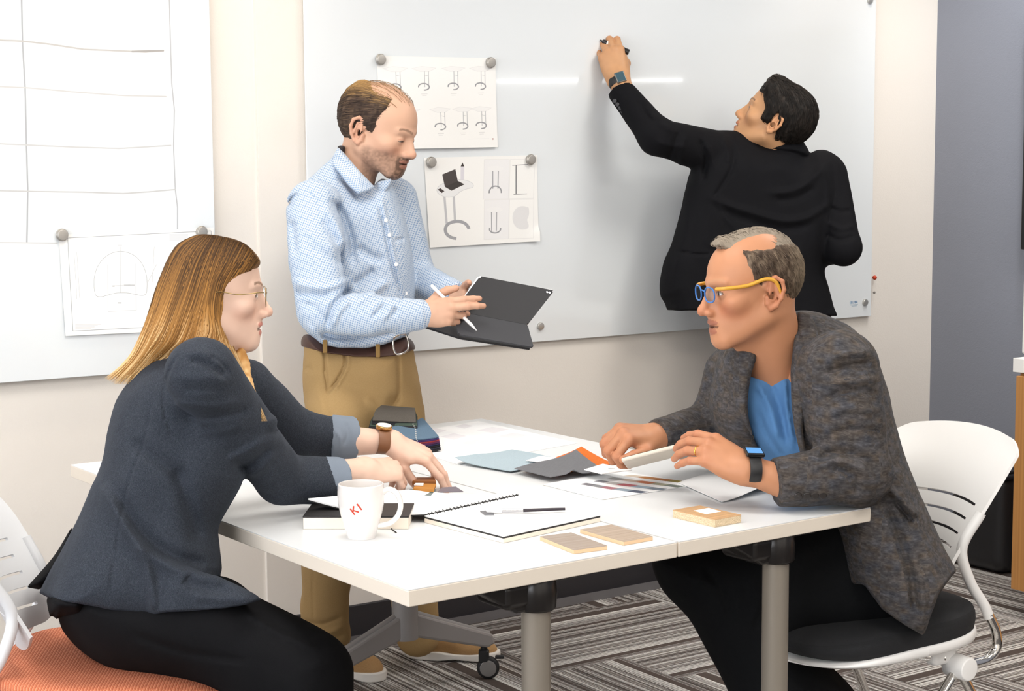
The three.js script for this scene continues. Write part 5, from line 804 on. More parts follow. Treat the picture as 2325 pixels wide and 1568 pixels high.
// the standing man with the tablet
{
  const P = thing('person', 'balding man in a pale blue patterned shirt and khaki trousers, reading a tablet', 'person', V(0, 0, 0));
  const skin = '#d2a78d', flush = '#c5866b', D = 4.7;
  const head = makeHead({ pos: at(860, 297, 4.68), yaw: 68, pitch: 18, scale: 1.09, low: .84, jaw: 1.07, nose: .8, neck: at(796, 430, 4.72), neckR: .057, skin, lips: .0035, lip: '#ab7663', browC: '#6b5140', flush, stubbleC: '#574236', stubble: (X, y, z) => Math.max(sstep(.036, .026, X) * sstep(.045, .06, z) * sstep(-.043, -.05, y) * 1.2, .6 * sstep(-.026, -.048, y)), eyeOpen: .35, lid: -.002, browA: .95 });
  const sR = at(712, 470, 4.56), eR = at(732, 706, 4.46), wR = at(958, 713, 4.47), sL = at(900, 450, 4.84), eL = at(946, 632, 4.86), wL = at(1040, 672, 4.66);
  const hR = makeHand({ side: -1, wrist: wR, dir: at(1010, 706, 4.45).sub(wR), up: V(-.1, .2, 1), curl: [[.25, .35, .2], [.3, .4, .25], [.95, .95, .4], [1.1, 1.0, .4]], spread: [.02, 0, -.05, -.08], thumb: [[.75, .7, -.2], [.35, .95, -.1], [.1, 1, -.05]], skin, flush, elbow: at(900, 715, 4.5), forearm: .09, backR: .031, scale: .9, fat: 1.26 });
  const hL = makeHand({ side: 1, wrist: wL, dir: at(1075, 735, 4.5).sub(wL), up: V(.5, -.3, -.6), curl: [[.2, .3, .2], [.2, .3, .2], [.2, .3, .2], [.2, .3, .2]], skin, flush, elbow: at(1000, 660, 4.74), forearm: .09, scale: .95 });
  const inner = innerBody([[at(796, 430, 4.72), at(800, 600, 4.72), .045, .06], [at(800, 600, 4.72), at(800, 860, 4.72), .06, .07], [at(800, 500, 4.7), at(716, 500, 4.58), .03, .03], [at(716, 500, 4.58), eR, .03, .03], [eR, at(905, 713, 4.5), .032, .03], [at(800, 500, 4.72), at(896, 490, 4.84), .03, .03], [at(896, 490, 4.84), eL, .03, .028], [eL, at(1005, 660, 4.72), .028, .028]], skin);
  mesh('body', mergeSkin([head.g, hR.g, hL.g, inner]), skinMat, P);
  const side = (x, y, z) => { const front = .034 + .012 * sstep(.03, .07, y) - .35 * Math.max(0, .012 - y) * (y > -.02 ? 1 : 1), low = z > -.004 ? y + .012 : y + .012 + 1.3 * Math.min(.05, -.004 - z); return Math.min(front - z, low, .104 - y + .55 * Math.max(0, -.01 - z) - .2 * Math.max(0, .05 - Math.abs(x))); };
  const hg = makeHair(head, { seed: 5, colors: ['#2b221e', '#44362e', '#63503f'], grow: side, soft: .03, depth: (x, y, z) => .006 + .006 * sstep(-.02, -.08, z), tint: (c, x, y, z) => { c.lerp(rgb('#b08b58'), .8 * sstep(.07, .108, y + .02 * noise3(x * 90, y * 90, z * 90))); }, dir: (p) => V(0, -.3 - 4 * Math.max(0, .05 - p.y) * .5, -1), strands: 1300, len: .034, width: .0007, mess: .18 });
  const wisps = makeHair(head, { seed: 6, colors: ['#6d5540', '#9a7a52'], grow: (x, y, z) => Math.min(y - .07, .075 - z, z + .09), soft: .001, depth: () => -.002, rough: 0, dir: (p) => V(p.x * 2, .1, -1), strands: 240, len: .04, width: .0005, lift: .004, tipLift: .003, mess: .3 });
  mesh('hair', mergeGeometries([hg, wisps]), hairMat, P);
  // shirt: small blue diamonds on white
  const dia = canvasTex(128, 128, (g, w, h) => { g.fillStyle = '#c4ceda'; g.fillRect(0, 0, w, h); g.fillStyle = '#87a0c0'; for (let j = 0; j < 8; j++) for (let i = 0; i < 4; i++) { const x = (i + (j % 2) / 2) * 32 + 8, y = j * 16 + 8; g.beginPath(); g.moveTo(x, y - 9); g.lineTo(x + 11, y); g.lineTo(x, y + 9); g.lineTo(x - 11, y); g.fill(); g.beginPath(); g.moveTo(x - 128, y); g.fill(); } });
  const sm = std(0xffffff, .82, { map: rep(dia, 30, 29), sheen: .1 });
  const S = new Field(), waist = region([[500, 200], [1200, 200], [1200, 700], [945, 735], [925, 762], [878, 781], [830, 789], [770, 788], [728, 781], [698, 757], [640, 700]]);
  S.add(outline([[770, 340], [752, 362], [716, 392], [684, 420], [659, 455], [652, 520], [660, 600], [666, 660], [676, 715], [694, 760], [700, 830], [770, 850], [880, 840], [926, 800], [938, 715], [940, 640], [938, 580], [926, 520], [908, 460], [893, 424], [868, 404], [835, 425], [800, 385]], (x, y) => 4.7 + .0003 * (x - 800), (x, y) => .12 - .05 * sstep(460, 370, y), .09), 0).cut(waist, .012);
  S.add(cone(sR, at(716, 590, 4.49), .0745, .072), .012).add(cone(at(716, 590, 4.49), eR, .072, .066), .006).add(cone(eR, at(845, 722, 4.45), .064, .057), .015).add(cuffed(at(845, 722, 4.45), at(961, 713, 4.467), .057, .0355), .01);
  S.add(cone(sL, eL, .06, .052), .03).add(cuffed(eL, at(1042, 671, 4.66), .052, .036), .02);
  S.add(cone(at(930, 714, 4.465), at(957, 713, 4.467), .0375, .0365), .003);
  const F = folds([[-.017, 9, [752, 452], [780, 492], [797, 545], [801, 600]], [.0120, 10, [735, 470], [766, 510], [786, 560]], [-.0090, 8, [730, 500], [758, 540], [775, 590]], [.0105, 8, [668, 640], [700, 648], [744, 652], [792, 636]], [-.0120, 7, [672, 660], [704, 668], [750, 670]], [-.0180, 6, [742, 742], [752, 702], [778, 670], [796, 656]], [.0105, 7, [756, 742], [770, 706], [796, 680]], [-.0090, 7, [690, 690], [720, 700], [738, 730]], [-.0105, 6, [846, 720], [862, 704], [874, 692]], [.0075, 7, [870, 724], [884, 706], [890, 690]], [-.0090, 6, [894, 716], [900, 700]], [-.0120, 10, [802, 648], [826, 632], [852, 612]], [.0090, 10, [806, 690], [850, 660], [880, 640]], [-.0090, 10, [812, 560], [840, 580], [868, 590]], [-.0075, 9, [700, 560], [740, 580], [780, 600]], [.0075, 9, [690, 520], [730, 545], [772, 565]], [-.0083, 3.5, [857, 452], [865, 490], [873, 518], [885, 581], [893, 613], [906, 655], [914, 690]], [.0060, 5, [866, 452], [874, 490], [882, 518], [894, 581], [902, 613], [916, 660]], [-.0120, 5, [655, 470], [664, 450], [676, 440]], [-.0105, 8, [664, 500], [668, 540], [672, 580]], [-.0060, 4, [692, 428], [716, 452], [728, 470]], [-.0135, 8, [724, 752], [770, 768], [840, 766], [900, 752]], [.0075, 6, [700, 740], [740, 772], [800, 778]], [-.0150, 8, [948, 600], [962, 590], [976, 600]], [.0075, 8, [955, 620], [980, 615], [1000, 630]], [-.0090, 6, [760, 400], [790, 420], [812, 450]], [-.0060, 4, [898, 545], [918, 542]]]);
  const sf = withFolds(S.f, F, (x, y) => 4.66, .0022, 15, 5), [lo, hi] = boxOf(630, 320, 1070, 860, 4.33, 4.98);
  const shirt = garment('shirt', sf, lo, hi, .0062, sm, P, new THREE.Quaternion().setFromEuler(new THREE.Euler(0, -.15, .5)), 2.4);
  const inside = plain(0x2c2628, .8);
  const col1 = new Field(); col1.add(outline([[768, 333, 1], [786, 352], [815, 386], [851, 424, 1], [838, 434], [814, 441, 1], [792, 422], [772, 396], [755, 376, 1], [758, 352]], (x, y) => 4.572 + .0009 * Math.max(0, x - 815) + .0007 * Math.max(0, 440 - y), .015, .011), 0); { const [a, b] = boxOf(745, 322, 865, 450, 4.52, 4.8); garment('collar', col1.f, a, b, .0035, sm, shirt, new THREE.Quaternion().setFromEuler(new THREE.Euler(0, -.5, .9))); }
  const col2 = new Field(); col2.add(outline([[856, 413, 1], [870, 409], [889, 405, 1], [886, 420], [866, 450, 1], [857, 436]], (x) => 4.66 - .0003 * (x - 852), .014, .01), 0); { const [a, b] = boxOf(845, 395, 900, 460, 4.6, 4.74); garment('collar', col2.f, a, b, .0035, sm, shirt); }
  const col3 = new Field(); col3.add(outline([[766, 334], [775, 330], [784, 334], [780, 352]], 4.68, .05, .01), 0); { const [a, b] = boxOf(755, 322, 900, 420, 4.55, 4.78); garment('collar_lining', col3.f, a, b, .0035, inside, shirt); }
  const btn = lathe([[0, .0014], [.004, .0016], [.0055, .0012], [.0058, 0], [0, 0]], 18).rotateX(Math.PI / 2);
  for (const [x, y] of [[876, 500], [884, 534], [899, 600], [921, 666]]) { const r = ray(x, y); let d = 4.4; while (d < 4.8 && sf(r.x * d, EYE + r.y * d, r.z * d) > 0) d += .002; const m = mesh('button', btn, std(0xf2f3f5, .35), shirt); m.position.copy(at(x, y, d - .001)); m.rotation.y = .5; }
  // trousers, belt, shoes
  const Tf = new Field(), ft = (x, y) => onLevel(x, y, 0);
  Tf.add(outline([[700, 762], [690, 800], [687, 850], [691, 905], [698, 965], [704, 1060], [720, 1120], [800, 1100], [900, 1100], [965, 1060], [966, 965], [962, 925], [955, 880], [945, 830], [930, 775], [880, 770], [800, 775]], (x) => 4.7 + .0003 * (x - 800), (x, y) => .125, .1), 0);
  Tf.add(cone(at(772, 940, 4.62), at(748, 1180, 4.63), .092, .082), .02).add(cone(at(748, 1180, 4.63), at(737, 1380, 4.68), .082, .062), .03).add(cone(at(737, 1380, 4.68), at(742, 1440, 4.7), .062, .068), .02);
  Tf.add(cone(at(895, 940, 4.8), at(925, 1180, 4.84), .088, .078), .01).add(cone(at(925, 1180, 4.84), at(948, 1440, 4.9), .078, .064), .03);
  { const [a, b] = boxOf(660, 740, 1030, 1500, 4.45, 5.02); garment('trousers', withFolds(Tf.f, folds([[-.008, 3, [736, 790], [740, 850], [744, 892]], [-.009, 3, [744, 892], [766, 862], [782, 830], [784, 795]], [.004, 4, [750, 896], [772, 866], [790, 830], [790, 800]], [-.007, 4, [903, 795], [906, 850], [905, 895], [890, 925]], [-.012, 12, [905, 895], [880, 940], [872, 1000]], [.005, 10, [720, 880], [735, 940], [740, 1000]], [-.005, 9, [700, 940], [720, 960], [745, 970]], [.005, 10, [830, 900], [860, 930], [890, 925]], [-.005, 8, [910, 930], [935, 945], [958, 940]], [-.003, 2.5, [746, 900], [749, 1000], [712, 1290], [714, 1440]], [-.008, 6, [690, 1410], [730, 1416], [778, 1400]], [.006, 7, [694, 1428], [740, 1436], [786, 1420]], [-.006, 6, [700, 1448], [740, 1452], [784, 1440]], [-.004, 6, [692, 840], [700, 836], [708, 840]]]), 4.66, .002, 16, 9), a, b, .0068, cloth2(fabricTex(0xa88a5c, 12, 31), 10), P, quatY(.4)); }
  const leather = std(0x4a2f26, .45), band = region([[660, 752], [697, 758], [740, 772], [800, 781], [860, 779], [900, 771], [960, 750], [960, 786], [905, 806], [860, 811], [800, 809], [740, 801], [697, 789], [660, 780]]), tf = Tf.f, bf = (x, y, z) => smax(tf(x, y, z) - .007, band(x, y, z), .003); { const [a, b] = boxOf(675, 745, 955, 820, 4.45, 4.96); garment('belt', bf, a, b, .0045, leather, P); }
  { const r0 = at(910, 783, 4.585), q = [[894, 768], [921, 760], [926, 793], [899, 803]].map(([x, y]) => at(x, y, 4.56 + .0009 * (x - 894))); mesh('buckle', tube(q, .0028, 40, 8, true), chrome, P); for (const [x, y] of [[738, 786], [858, 796]]) { const m = mesh('belt_loop', box(.012, .036, .008, 0, 0, 0, .003), plain(0xa08050), P); m.position.copy(at(x, y, 4.554 + (x > 800 ? .012 : .01))); } }
  const tan = cloth2(fabricTex(0xb38d5f, 14, 41), 8), soleW = std(0xefebe4, .6), lace = plain(0x9c7a50);
  shinShoe(P, 'shoe', [tan, soleW, lace], ft(925, 1488), ft(1120, 1497), .285, 1.0);
  shinShoe(P, 'shoe', [tan, soleW, lace], ft(722, 1503), ft(858, 1546), .285, 1.0);
  // tablet in its folded cover, held open, and the stylus
  const t = thing('tablet', 'large tablet in a dark folding cover held by the standing man', 'tablet', V(0, 0, 0)), cov = std(0x1f1f23, .6, { bumpMap: rep(weave, 2), bumpScale: .0002 }), cov2 = std(0x35363b, .6);
  const A = at(1089, 628, 4.6), B = at(1258, 660, 4.68), C = at(1197, 738, 4.58), E = at(1030, 706, 4.5), n = B.clone().sub(A).cross(E.clone().sub(A)).normalize(); if (n.z < 0) n.negate();
  plate([A, B, C, E], .006, .012, 'back_cover', cov, t); const off = (p, k) => p.clone().addScaledVector(n, k);
  plate([off(A, -.006).add(V(-.002, .004, 0)), off(B, -.006).add(V(0, .004, 0)), off(C, -.006), off(E, -.006)], .006, .012, 'casing', std(0xc9cacd, .25, { metalness: .8 }), t);
  plate([off(A, -.0095), off(B, -.0095), off(C, -.0095), off(E, -.0095)], .001, .012, 'display', std(0x0c0d10, .05), t);
  plate([at(1030, 706, 4.5), at(1197, 738, 4.58), at(1211, 789, 4.52), at(1040, 760, 4.44)], .005, .01, 'front_flap', cov2, t);
  plate([at(962, 742, 4.6), at(1120, 742, 4.7), at(1205, 793, 4.53), at(1044, 768, 4.45)], .005, .008, 'keyboard_cover', std(0x17171a, .6), t);
  const lens = cyl(.003, .003, .002, 0, 0, 0, 16).rotateX(Math.PI / 2); for (const k of [0, 1]) { const m = mesh('camera_lens', lens, std(0x8f9096, .15, { metalness: .5 }), t); m.position.copy(A.clone().lerp(B, .93 + k * .035).lerp(C.clone().lerp(E, .07), .09)).addScaledVector(n, .0032); m.quaternion.setFromUnitVectors(V(0, 0, 1), n); }
  const st = thing('stylus', 'white stylus between the standing man\'s fingers', 'stylus', V(0, 0, 0)), a = at(981, 649, 4.452), b = at(1070, 737, 4.464), c = at(1082, 750, 4.466);
  const rod = (p, q, ra, rb) => { const d = q.clone().sub(p), g = new THREE.CylinderGeometry(rb, ra, d.length(), 18); g.applyQuaternion(new THREE.Quaternion().setFromUnitVectors(V(0, 1, 0), d.normalize())); const m = p.clone().lerp(q, .5); return g.translate(m.x, m.y, m.z); };
  mesh('barrel', merge([rod(a, b, .0045, .0045), new THREE.SphereGeometry(.0045, 14, 10).translate(a.x, a.y, a.z)]), std(0xf6f5f4, .25), st); mesh('tip', rod(b, c, .0045, .0012), std(0xefeeee, .3), st);
}
// the man writing on the board
{
  const P = thing('person', 'dark haired man in a black jacket seen from behind, writing on the board', 'person', V(0, 0, 0));
  const skin = '#cc9a70', flush = '#bf8059', D = 5.56;
  const head = makeHead({ pos: at(1757, 273, 5.52), yaw: -106, pitch: -30, scale: 1.03, neck: at(1772, 352, 5.57), neckR: .053, skin, lip: '#b06a50', browC: '#241b18', flush, nose: .85, eyeOpen: .55 });
  const sL = at(1640, 352, 5.52), eL = at(1492, 310, 5.36), wL = at(1405, 183, 5.445), sR = at(1878, 400, 5.58), eR = at(1915, 562, 5.5);
  const tip = onWall(1362, 91, .033), capE = at(1428, 119, 5.47);
  const hL = makeHand({ side: 1, wrist: wL, dir: at(1387, 112, 5.455).sub(wL), up: V(.05, .1, 1), curl: [[.55, 1.2, .7], [.62, 1.25, .7], [.7, 1.25, .7], [.85, 1.2, .7]], spread: [.05, .02, -.03, -.08], thumb: [[.45, .8, -.5], [-.05, .85, -.6], [-.4, .75, -.5]], skin, flush, elbow: at(1440, 250, 5.4), forearm: .11, backR: .031, scale: 1.1, fat: 1.16 });
  const inner = innerBody([[at(1772, 352, 5.57), at(1740, 500, 5.57), .05, .08], [at(1740, 500, 5.57), at(1740, 680, 5.57), .08, .08], [at(1740, 420, 5.57), sL, .03, .035], [sL, eL, .035, .03], [eL, at(1440, 250, 5.4), .03, .028], [at(1760, 430, 5.57), sR, .03, .035], [sR, eR, .035, .03]], skin);
  mesh('body', mergeSkin([head.g, hL.g, inner]), skinMat, P);
  mesh('hair', makeHair(head, { seed: 9, colors: ['#0d0b0a', '#1d1916', '#332c27'], grow: (x, y, z) => { const X = Math.abs(x); const front = y > .06 ? .086 + .005 * noise3(x * 140, y * 140, 5) - .25 * Math.max(0, X - .03) : lerp(.036, .07, sstep(.015, .065, y)); const low = z > .004 ? y + .02 - .3 * Math.max(0, z - .02) : z > -.012 ? y + .02 - .045 * sstep(.004, -.01, z) : y - .025 + Math.min(.082, (-.012 - z) * 3); return Math.min(front - z, low); }, depth: (x, y, z) => .011 + .02 * sstep(.05, .1, y) * sstep(.0, .08, z) + .006 * sstep(-.03, -.09, z), dir: (p) => V(p.x * 3, -.8 + p.y * 5, -.5), strands: 2600, len: .026, width: .00062, lift: .0016, tipLift: .0016, mess: .35, rough: .0016 }), hairMat, P);
  const J = new Field(); const hem = region([[1300, 100], [2100, 100], [2100, 722], [1900, 717], [1760, 713], [1640, 704], [1560, 704], [1400, 704]]);
  J.add(outline([[1745, 322], [1700, 301], [1665, 297], [1625, 304], [1600, 324], [1578, 365], [1562, 405], [1549, 470], [1527, 545], [1507, 592], [1498, 640], [1500, 672], [1512, 694], [1530, 760], [1700, 790], [1915, 780], [1894, 700], [1882, 655], [1872, 612], [1890, 560], [1908, 500], [1915, 440], [1908, 380], [1886, 348], [1856, 341], [1832, 351], [1818, 332], [1790, 318]], (x, y) => D + .0002 * (x - 1740), (x, y) => .135 - .05 * sstep(390, 310, y), .1), 0).cut(hem, .006);
  J.add(cone(sL, eL, .074, .0575), .025).add(cuffed(eL, at(1404, 206, 5.43), .0575, .0415, V(.25, 0, 0)), .02);
  J.add(cone(sR, eR, .068, .056), .03).add(cone(eR, at(1840, 570, 5.74), .056, .045), .02);
  J.add(outline([[1722, 338], [1740, 320], [1780, 309], [1812, 308], [1824, 322], [1836, 354], [1780, 362]], 5.56, .084, .05), .008);
  const F = folds([[.009, 8, [1612, 446], [1660, 468], [1700, 480], [1774, 500], [1830, 495], [1880, 465]], [-.008, 9, [1620, 470], [1700, 500], [1774, 520], [1840, 510]], [.007, 8, [1748, 437], [1793, 434], [1830, 418], [1868, 380]], [-.006, 8, [1760, 455], [1810, 450], [1850, 425]], [.006, 8, [1630, 465], [1655, 500], [1676, 530]], [-.006, 5, [1668, 335], [1662, 380], [1640, 420], [1618, 452]], [-.012, 6, [1588, 318], [1596, 340], [1602, 370], [1596, 410]], [.007, 6, [1606, 330], [1616, 352], [1622, 380]], [.006, 7, [1640, 312], [1654, 345], [1652, 372]], [-.006, 6, [1450, 225], [1466, 260], [1500, 280]], [.006, 7, [1470, 240], [1490, 275], [1530, 298]], [-.007, 6, [1540, 300], [1530, 330], [1520, 360]], [.006, 6, [1555, 310], [1550, 340], [1545, 375]], [.005, 7, [1490, 320], [1520, 330], [1560, 335]], [-.005, 2.5, [1536, 570], [1575, 576], [1614, 579]], [-.007, 5, [1885, 470], [1905, 480], [1930, 478]], [.006, 6, [1880, 505], [1910, 520], [1940, 512]], [-.007, 6, [1876, 530], [1905, 545], [1940, 536]], [.006, 7, [1870, 380], [1880, 430], [1876, 480]], [-.004, 3, [1890, 370], [1896, 430], [1884, 500], [1872, 580]], [-.004, 3, [1736, 336], [1780, 344], [1824, 350]], [-.005, 9, [1600, 560], [1680, 600], [1780, 610]], [.006, 12, [1560, 430], [1560, 520], [1535, 620]]]);
  const [lo, hi] = boxOf(1365, 180, 1975, 735, 5.24, 5.86);
  const jk = garment('jacket', withFolds(J.f, F, D - .04, .002, 13, 21), lo, hi, .0072, plain(0x131316, .85, { sheen: .1 }), P);
  const btn = lathe([[0, .002], [.005, .0024], [.0068, .0015], [.007, 0], [0, 0]], 18).rotateX(Math.PI / 2); [[1396, 229], [1402, 237], [1408, 245], [1414, 253]].forEach(([x, y]) => { const m = mesh('button', btn, std(0x3a3a3e, .35), jk); m.position.copy(at(x, y, 5.387)); m.rotation.y = -.5; });
  const Tf = new Field(), ank = [V(0, 0, 0)]; const L = at(1700, 760, 5.56), R = at(1830, 760, 5.6);
  Tf.add(cone(at(1700, 690, 5.56), V(L.x - .02, .5, L.z), .105, .08), .03).add(cone(V(L.x - .02, .5, L.z), V(L.x - .03, .07, L.z + .03), .08, .065), .03).add(cone(at(1815, 690, 5.6), V(R.x, .5, R.z), .105, .08), .02).add(cone(V(R.x, .5, R.z), V(R.x + .02, .07, R.z + .02), .08, .065), .02);
  { const [a, b] = bounds([at(1640, 650, 5.4), at(1900, 650, 5.8), V(L.x - .15, .05, L.z + .15), V(R.x + .15, .05, R.z - .15)], .03); garment('trousers', Tf.f, a, b, .012, plain(0x121214), P); }
  for (const q of [L, R]) shinShoe(P, 'shoe', [plain(0x161414, .4), plain(0x0e0e0e, .6), plain(0x111111)], V(q.x, 0, q.z + .06), V(q.x - .06, 0, q.z - .24), .28);
  watch(P, at(1406, 185, 5.44), at(1387, 112, 5.455).sub(at(1440, 250, 5.4)), V(.15, .1, 1), .029, { w: .012, size: .017, strap: std(0x1d1c1d, .5), case: std(0x8b8a86, .3, { metalness: .8 }), face: std(0x3f5a66, .15) });
  // marker
  const m = thing('marker', 'black capped white marker in the writing man\'s raised hand', 'marker', V(0, 0, 0)), ax = capE.clone().sub(tip), q = (t) => tip.clone().addScaledVector(ax, t);
  const rod = (p, r, ra, rb) => { const d = r.clone().sub(p), g = new THREE.CylinderGeometry(rb, ra, d.length(), 20); g.applyQuaternion(new THREE.Quaternion().setFromUnitVectors(V(0, 1, 0), d.normalize())); const c = p.clone().lerp(r, .5); return g.translate(c.x, c.y, c.z); };
  mesh('nib', rod(q(0), q(.1), .0018, .0035), std(0x17161a, .5), m); mesh('collar', rod(q(.1), q(.24), .007, .0085), std(0x1c1c1f, .4), m); mesh('barrel', rod(q(.24), q(.76), .0088, .0088), std(0xf0efed, .35), m); mesh('cap', rod(q(.76), q(1), .0098, .0094), std(0x161617, .35), m);
}
// the seated man in the tweed jacket
{
  const P = thing('person', 'seated man in a grey tweed jacket, blue tee shirt and yellow sided glasses', 'person', V(0, 0, 0));
  const skin = '#b98260', flush = '#b06448', D = 3.72;
  const head = makeHead({ pos: at(1706, 655, 3.58), yaw: -76, pitch: 4, scale: 1.01, neck: at(1768, 850, 3.68), neckR: .06, skin, lip: '#9a5f4c', browC: '#b08e6e', flush, browA: .35, open: .003, throat: 1, lips: .003 });
  const sL = at(1905, 838, 3.53), eL = at(1948, 1074, 3.5), wL = at(1700, 1068, 3.475), sR = at(1668, 850, 3.9), eR = at(1622, 968, 3.93), wR = at(1492, 992, 3.8);
  const hL = makeHand({ side: 1, wrist: wL, dir: at(1622, 1022, 3.5).sub(wL), up: V(-.1, .8, .6), curl: [[.5, .35, .2], [.6, .4, .25], [.62, .4, .25], [.55, .35, .2]], spread: [.08, .02, -.06, -.16], thumb: [[.45, .75, -.5], [.2, .85, -.5], [.1, .8, -.6]], skin, flush, elbow: at(1770, 1090, 3.48), forearm: .1, backR: .036, scale: 1.06, fat: 1.08 });
  const hR = makeHand({ side: -1, wrist: wR, dir: at(1432, 985, 3.76).sub(wR), up: V(-.25, .75, .45), curl: [[1.15, 1.25, .7], [1.1, 1.25, .7], [.95, 1.2, .6], [.9, 1.2, .6]], thumb: [[.6, .7, -.1], [.15, .9, -.3], [-.1, .85, -.5]], skin, flush, elbow: at(1540, 985, 3.84), forearm: .09, backR: .036, scale: 1.06, fat: 1.14 });
  const inner = innerBody([[at(1772, 850, 3.7), at(1850, 1000, 3.74), .055, .08], [at(1850, 1000, 3.74), at(1960, 1290, 3.75), .08, .07], [at(1790, 860, 3.7), sL, .05, .05], [sL, eL, .04, .035], [eL, at(1775, 1090, 3.48), .033, .03], [at(1772, 860, 3.72), sR, .05, .04], [sR, eR, .035, .03], [eR, at(1540, 985, 3.84), .03, .03]], skin);
  mesh('body', mergeSkin([head.g, hL.g, hR.g, inner]), skinMat, P);
  const side = (x, y, z) => Math.min(.034 + .2 * Math.max(0, Math.min(y, .08) - .03) - z, z > -.012 ? y - .004 - .5 * Math.max(0, z) : y + .012 + 1.6 * Math.min(.055, -.012 - z), .094 - y + .9 * Math.max(0, -.03 - z));
  const top = (x, y, z) => Math.min(.034 - Math.abs(x) * .9 - .1 * Math.max(0, -z), .09 - z, z + .1, y - .085);
  mesh('hair', makeHair(head, { seed: 14, colors: ['#33281f', '#55463a', '#7a6a59'], grow: (x, y, z) => Math.max(side(x, y, z), top(x, y, z)), depth: (x, y, z) => (top(x, y, z) > 0 ? .006 + .014 * sstep(.03, .085, z) : .003 + .003 * sstep(-.04, -.09, z)), soft: .02, tint: (c, x, y, z) => { if (y > .09) c.lerp(rgb('#958a7b'), .8); else c.lerp(rgb('#a3937d'), .45 * sstep(-.05, -.1, z)); }, dir: (p) => (p.y > .09 ? V(p.x * 4, 1, .6) : V(0, -1, -.35)), inset: .009, strands: 2600, len: .012, width: .0006, lift: .0012, tipLift: .0018, mess: .35 }), hairMat, P);
  // tee shirt
  const S = new Field(); S.add(outline([[1800, 752], [1700, 780], [1650, 830], [1650, 930], [1690, 1010], [1740, 1080], [1800, 1160], [1860, 1190], [1940, 1180], [1960, 1000], [1930, 850], [1860, 780]], (x) => D + .0006 * (1900 - x) * .5, (x, y) => .15 - .07 * sstep(880, 780, y), .07), 0).sub(behind(region([[1680, 690], [1732, 798], [1758, 838], [1806, 790], [1840, 690]]), 3.74), .006);
  { const [a, b] = boxOf(1620, 740, 2040, 1390, 3.5, 4.0); garment('tee_shirt', withFolds(S.f, folds([[.005, 8, [1720, 870], [1750, 930], [1765, 1000]], [-.005, 8, [1745, 860], [1772, 930], [1790, 1010]], [.005, 7, [1780, 850], [1786, 930], [1800, 1010]], [-.004, 7, [1720, 930], [1745, 990], [1780, 1040]]]), 3.7, .003, 14, 6), a, b, .0068, plain(0x557fae, .9), P); }
  // jacket, open over the chest
  const J = new Field(), hem = region([[1300, 500], [2400, 500], [2400, 1180], [2166, 1302], [2132, 1345], [2112, 1402], [2096, 1442], [2060, 1422], [2004, 1382], [1964, 1325], [1700, 1325], [1300, 1200]]);
  const d0 = (x, y) => D + .0003 * (1900 - x) - .05 * sstep(1150, 1400, y);
  J.add(outline([[1800, 706], [1850, 708], [1890, 722], [1935, 745], [1975, 783], [2000, 835], [2018, 890], [2032, 950], [2052, 1025], [2078, 1090], [2108, 1160], [2140, 1232], [2190, 1350], [2150, 1470], [2060, 1500], [1960, 1420], [1920, 1300], [1880, 1200], [1800, 1110], [1700, 1050], [1640, 1000], [1612, 930], [1618, 865], [1628, 815], [1646, 778], [1700, 780], [1760, 740]], d0, (x, y) => .178 - .06 * sstep(820, 720, y) - .03 * sstep(1200, 1420, y), .11), 0).cut(hem, .006);
  J.sub(behind(region([[1722, 806], [1704, 850], [1692, 930], [1710, 990], [1742, 1070], [1838, 1070], [1816, 1000], [1802, 920], [1800, 850], [1806, 790], [1812, 690], [1740, 690]]), D + .02), .012);
  J.add(cone(sL, at(1925, 960, 3.51), .084, .076), .05).add(cone(at(1925, 960, 3.51), eL, .076, .066), .01).add(cuffed(eL, at(1760, 1096, 3.48), .066, .0475), .02);
  J.add(cone(sR, eR, .07, .056), .03).add(cuffed(eR, at(1490, 992, 3.8), .058, .038), .02);
  const F = folds([[.01, 9, [1884, 812], [1930, 800], [1972, 800]], [-.012, 9, [1874, 850], [1920, 832], [1976, 826]], [.008, 8, [1880, 872], [1930, 866], [1990, 858]], [-.01, 8, [1876, 905], [1920, 888], [1990, 890]], [.007, 9, [1880, 940], [1930, 926], [1996, 930]], [-.008, 9, [1886, 985], [1940, 972], [2004, 985]], [-.01, 9, [1858, 1040], [1900, 1026], [1960, 1040], [1990, 1070]], [.008, 9, [1850, 1062], [1904, 1044], [1958, 1066], [1976, 1100]], [-.01, 8, [1890, 1060], [1930, 1080], [1950, 1120]], [-.003, 6, [1872, 760], [1866, 840], [1872, 930], [1890, 1000]], [.006, 12, [2030, 1060], [2066, 1140], [2100, 1230], [2120, 1310]], [-.012, 10, [2010, 1130], [2040, 1210], [2066, 1300], [2080, 1400]], [.01, 9, [2022, 1110], [2060, 1150], [2086, 1170]], [-.01, 7, [2030, 1140], [2056, 1165], [2070, 1190]], [.007, 9, [2090, 1300], [2096, 1370], [2092, 1430]], [-.006, 8, [1560, 925], [1588, 945], [1610, 985]], [.006, 8, [1545, 940], [1572, 962], [1590, 1000]], [-.007, 8, [1600, 905], [1624, 940], [1640, 980]]]);
  const tw = dataTex(512, 512, (x, y) => { const n = noise3(x / 42, y / 16, 3) * .5 + noise3(x / 15, y / 7, 8) * .4 + h3(x, y, 4) * .3 + h3(x >> 1, y, 6) * .3 + .3 * Math.sin(x / 512 * Math.PI * 2 * 7) * noise3(x / 30, y / 60, 2), b = noise3(x / 60, y / 40, 12); return [64 + 27 * n + 5 * b, 60 + 26 * n, 59 + 26 * n - 7 * b]; });
  const twM = std(0xffffff, .93, { map: rep(tw, 7), bumpMap: rep(weave, 24), bumpScale: .0007, sheen: .15 });
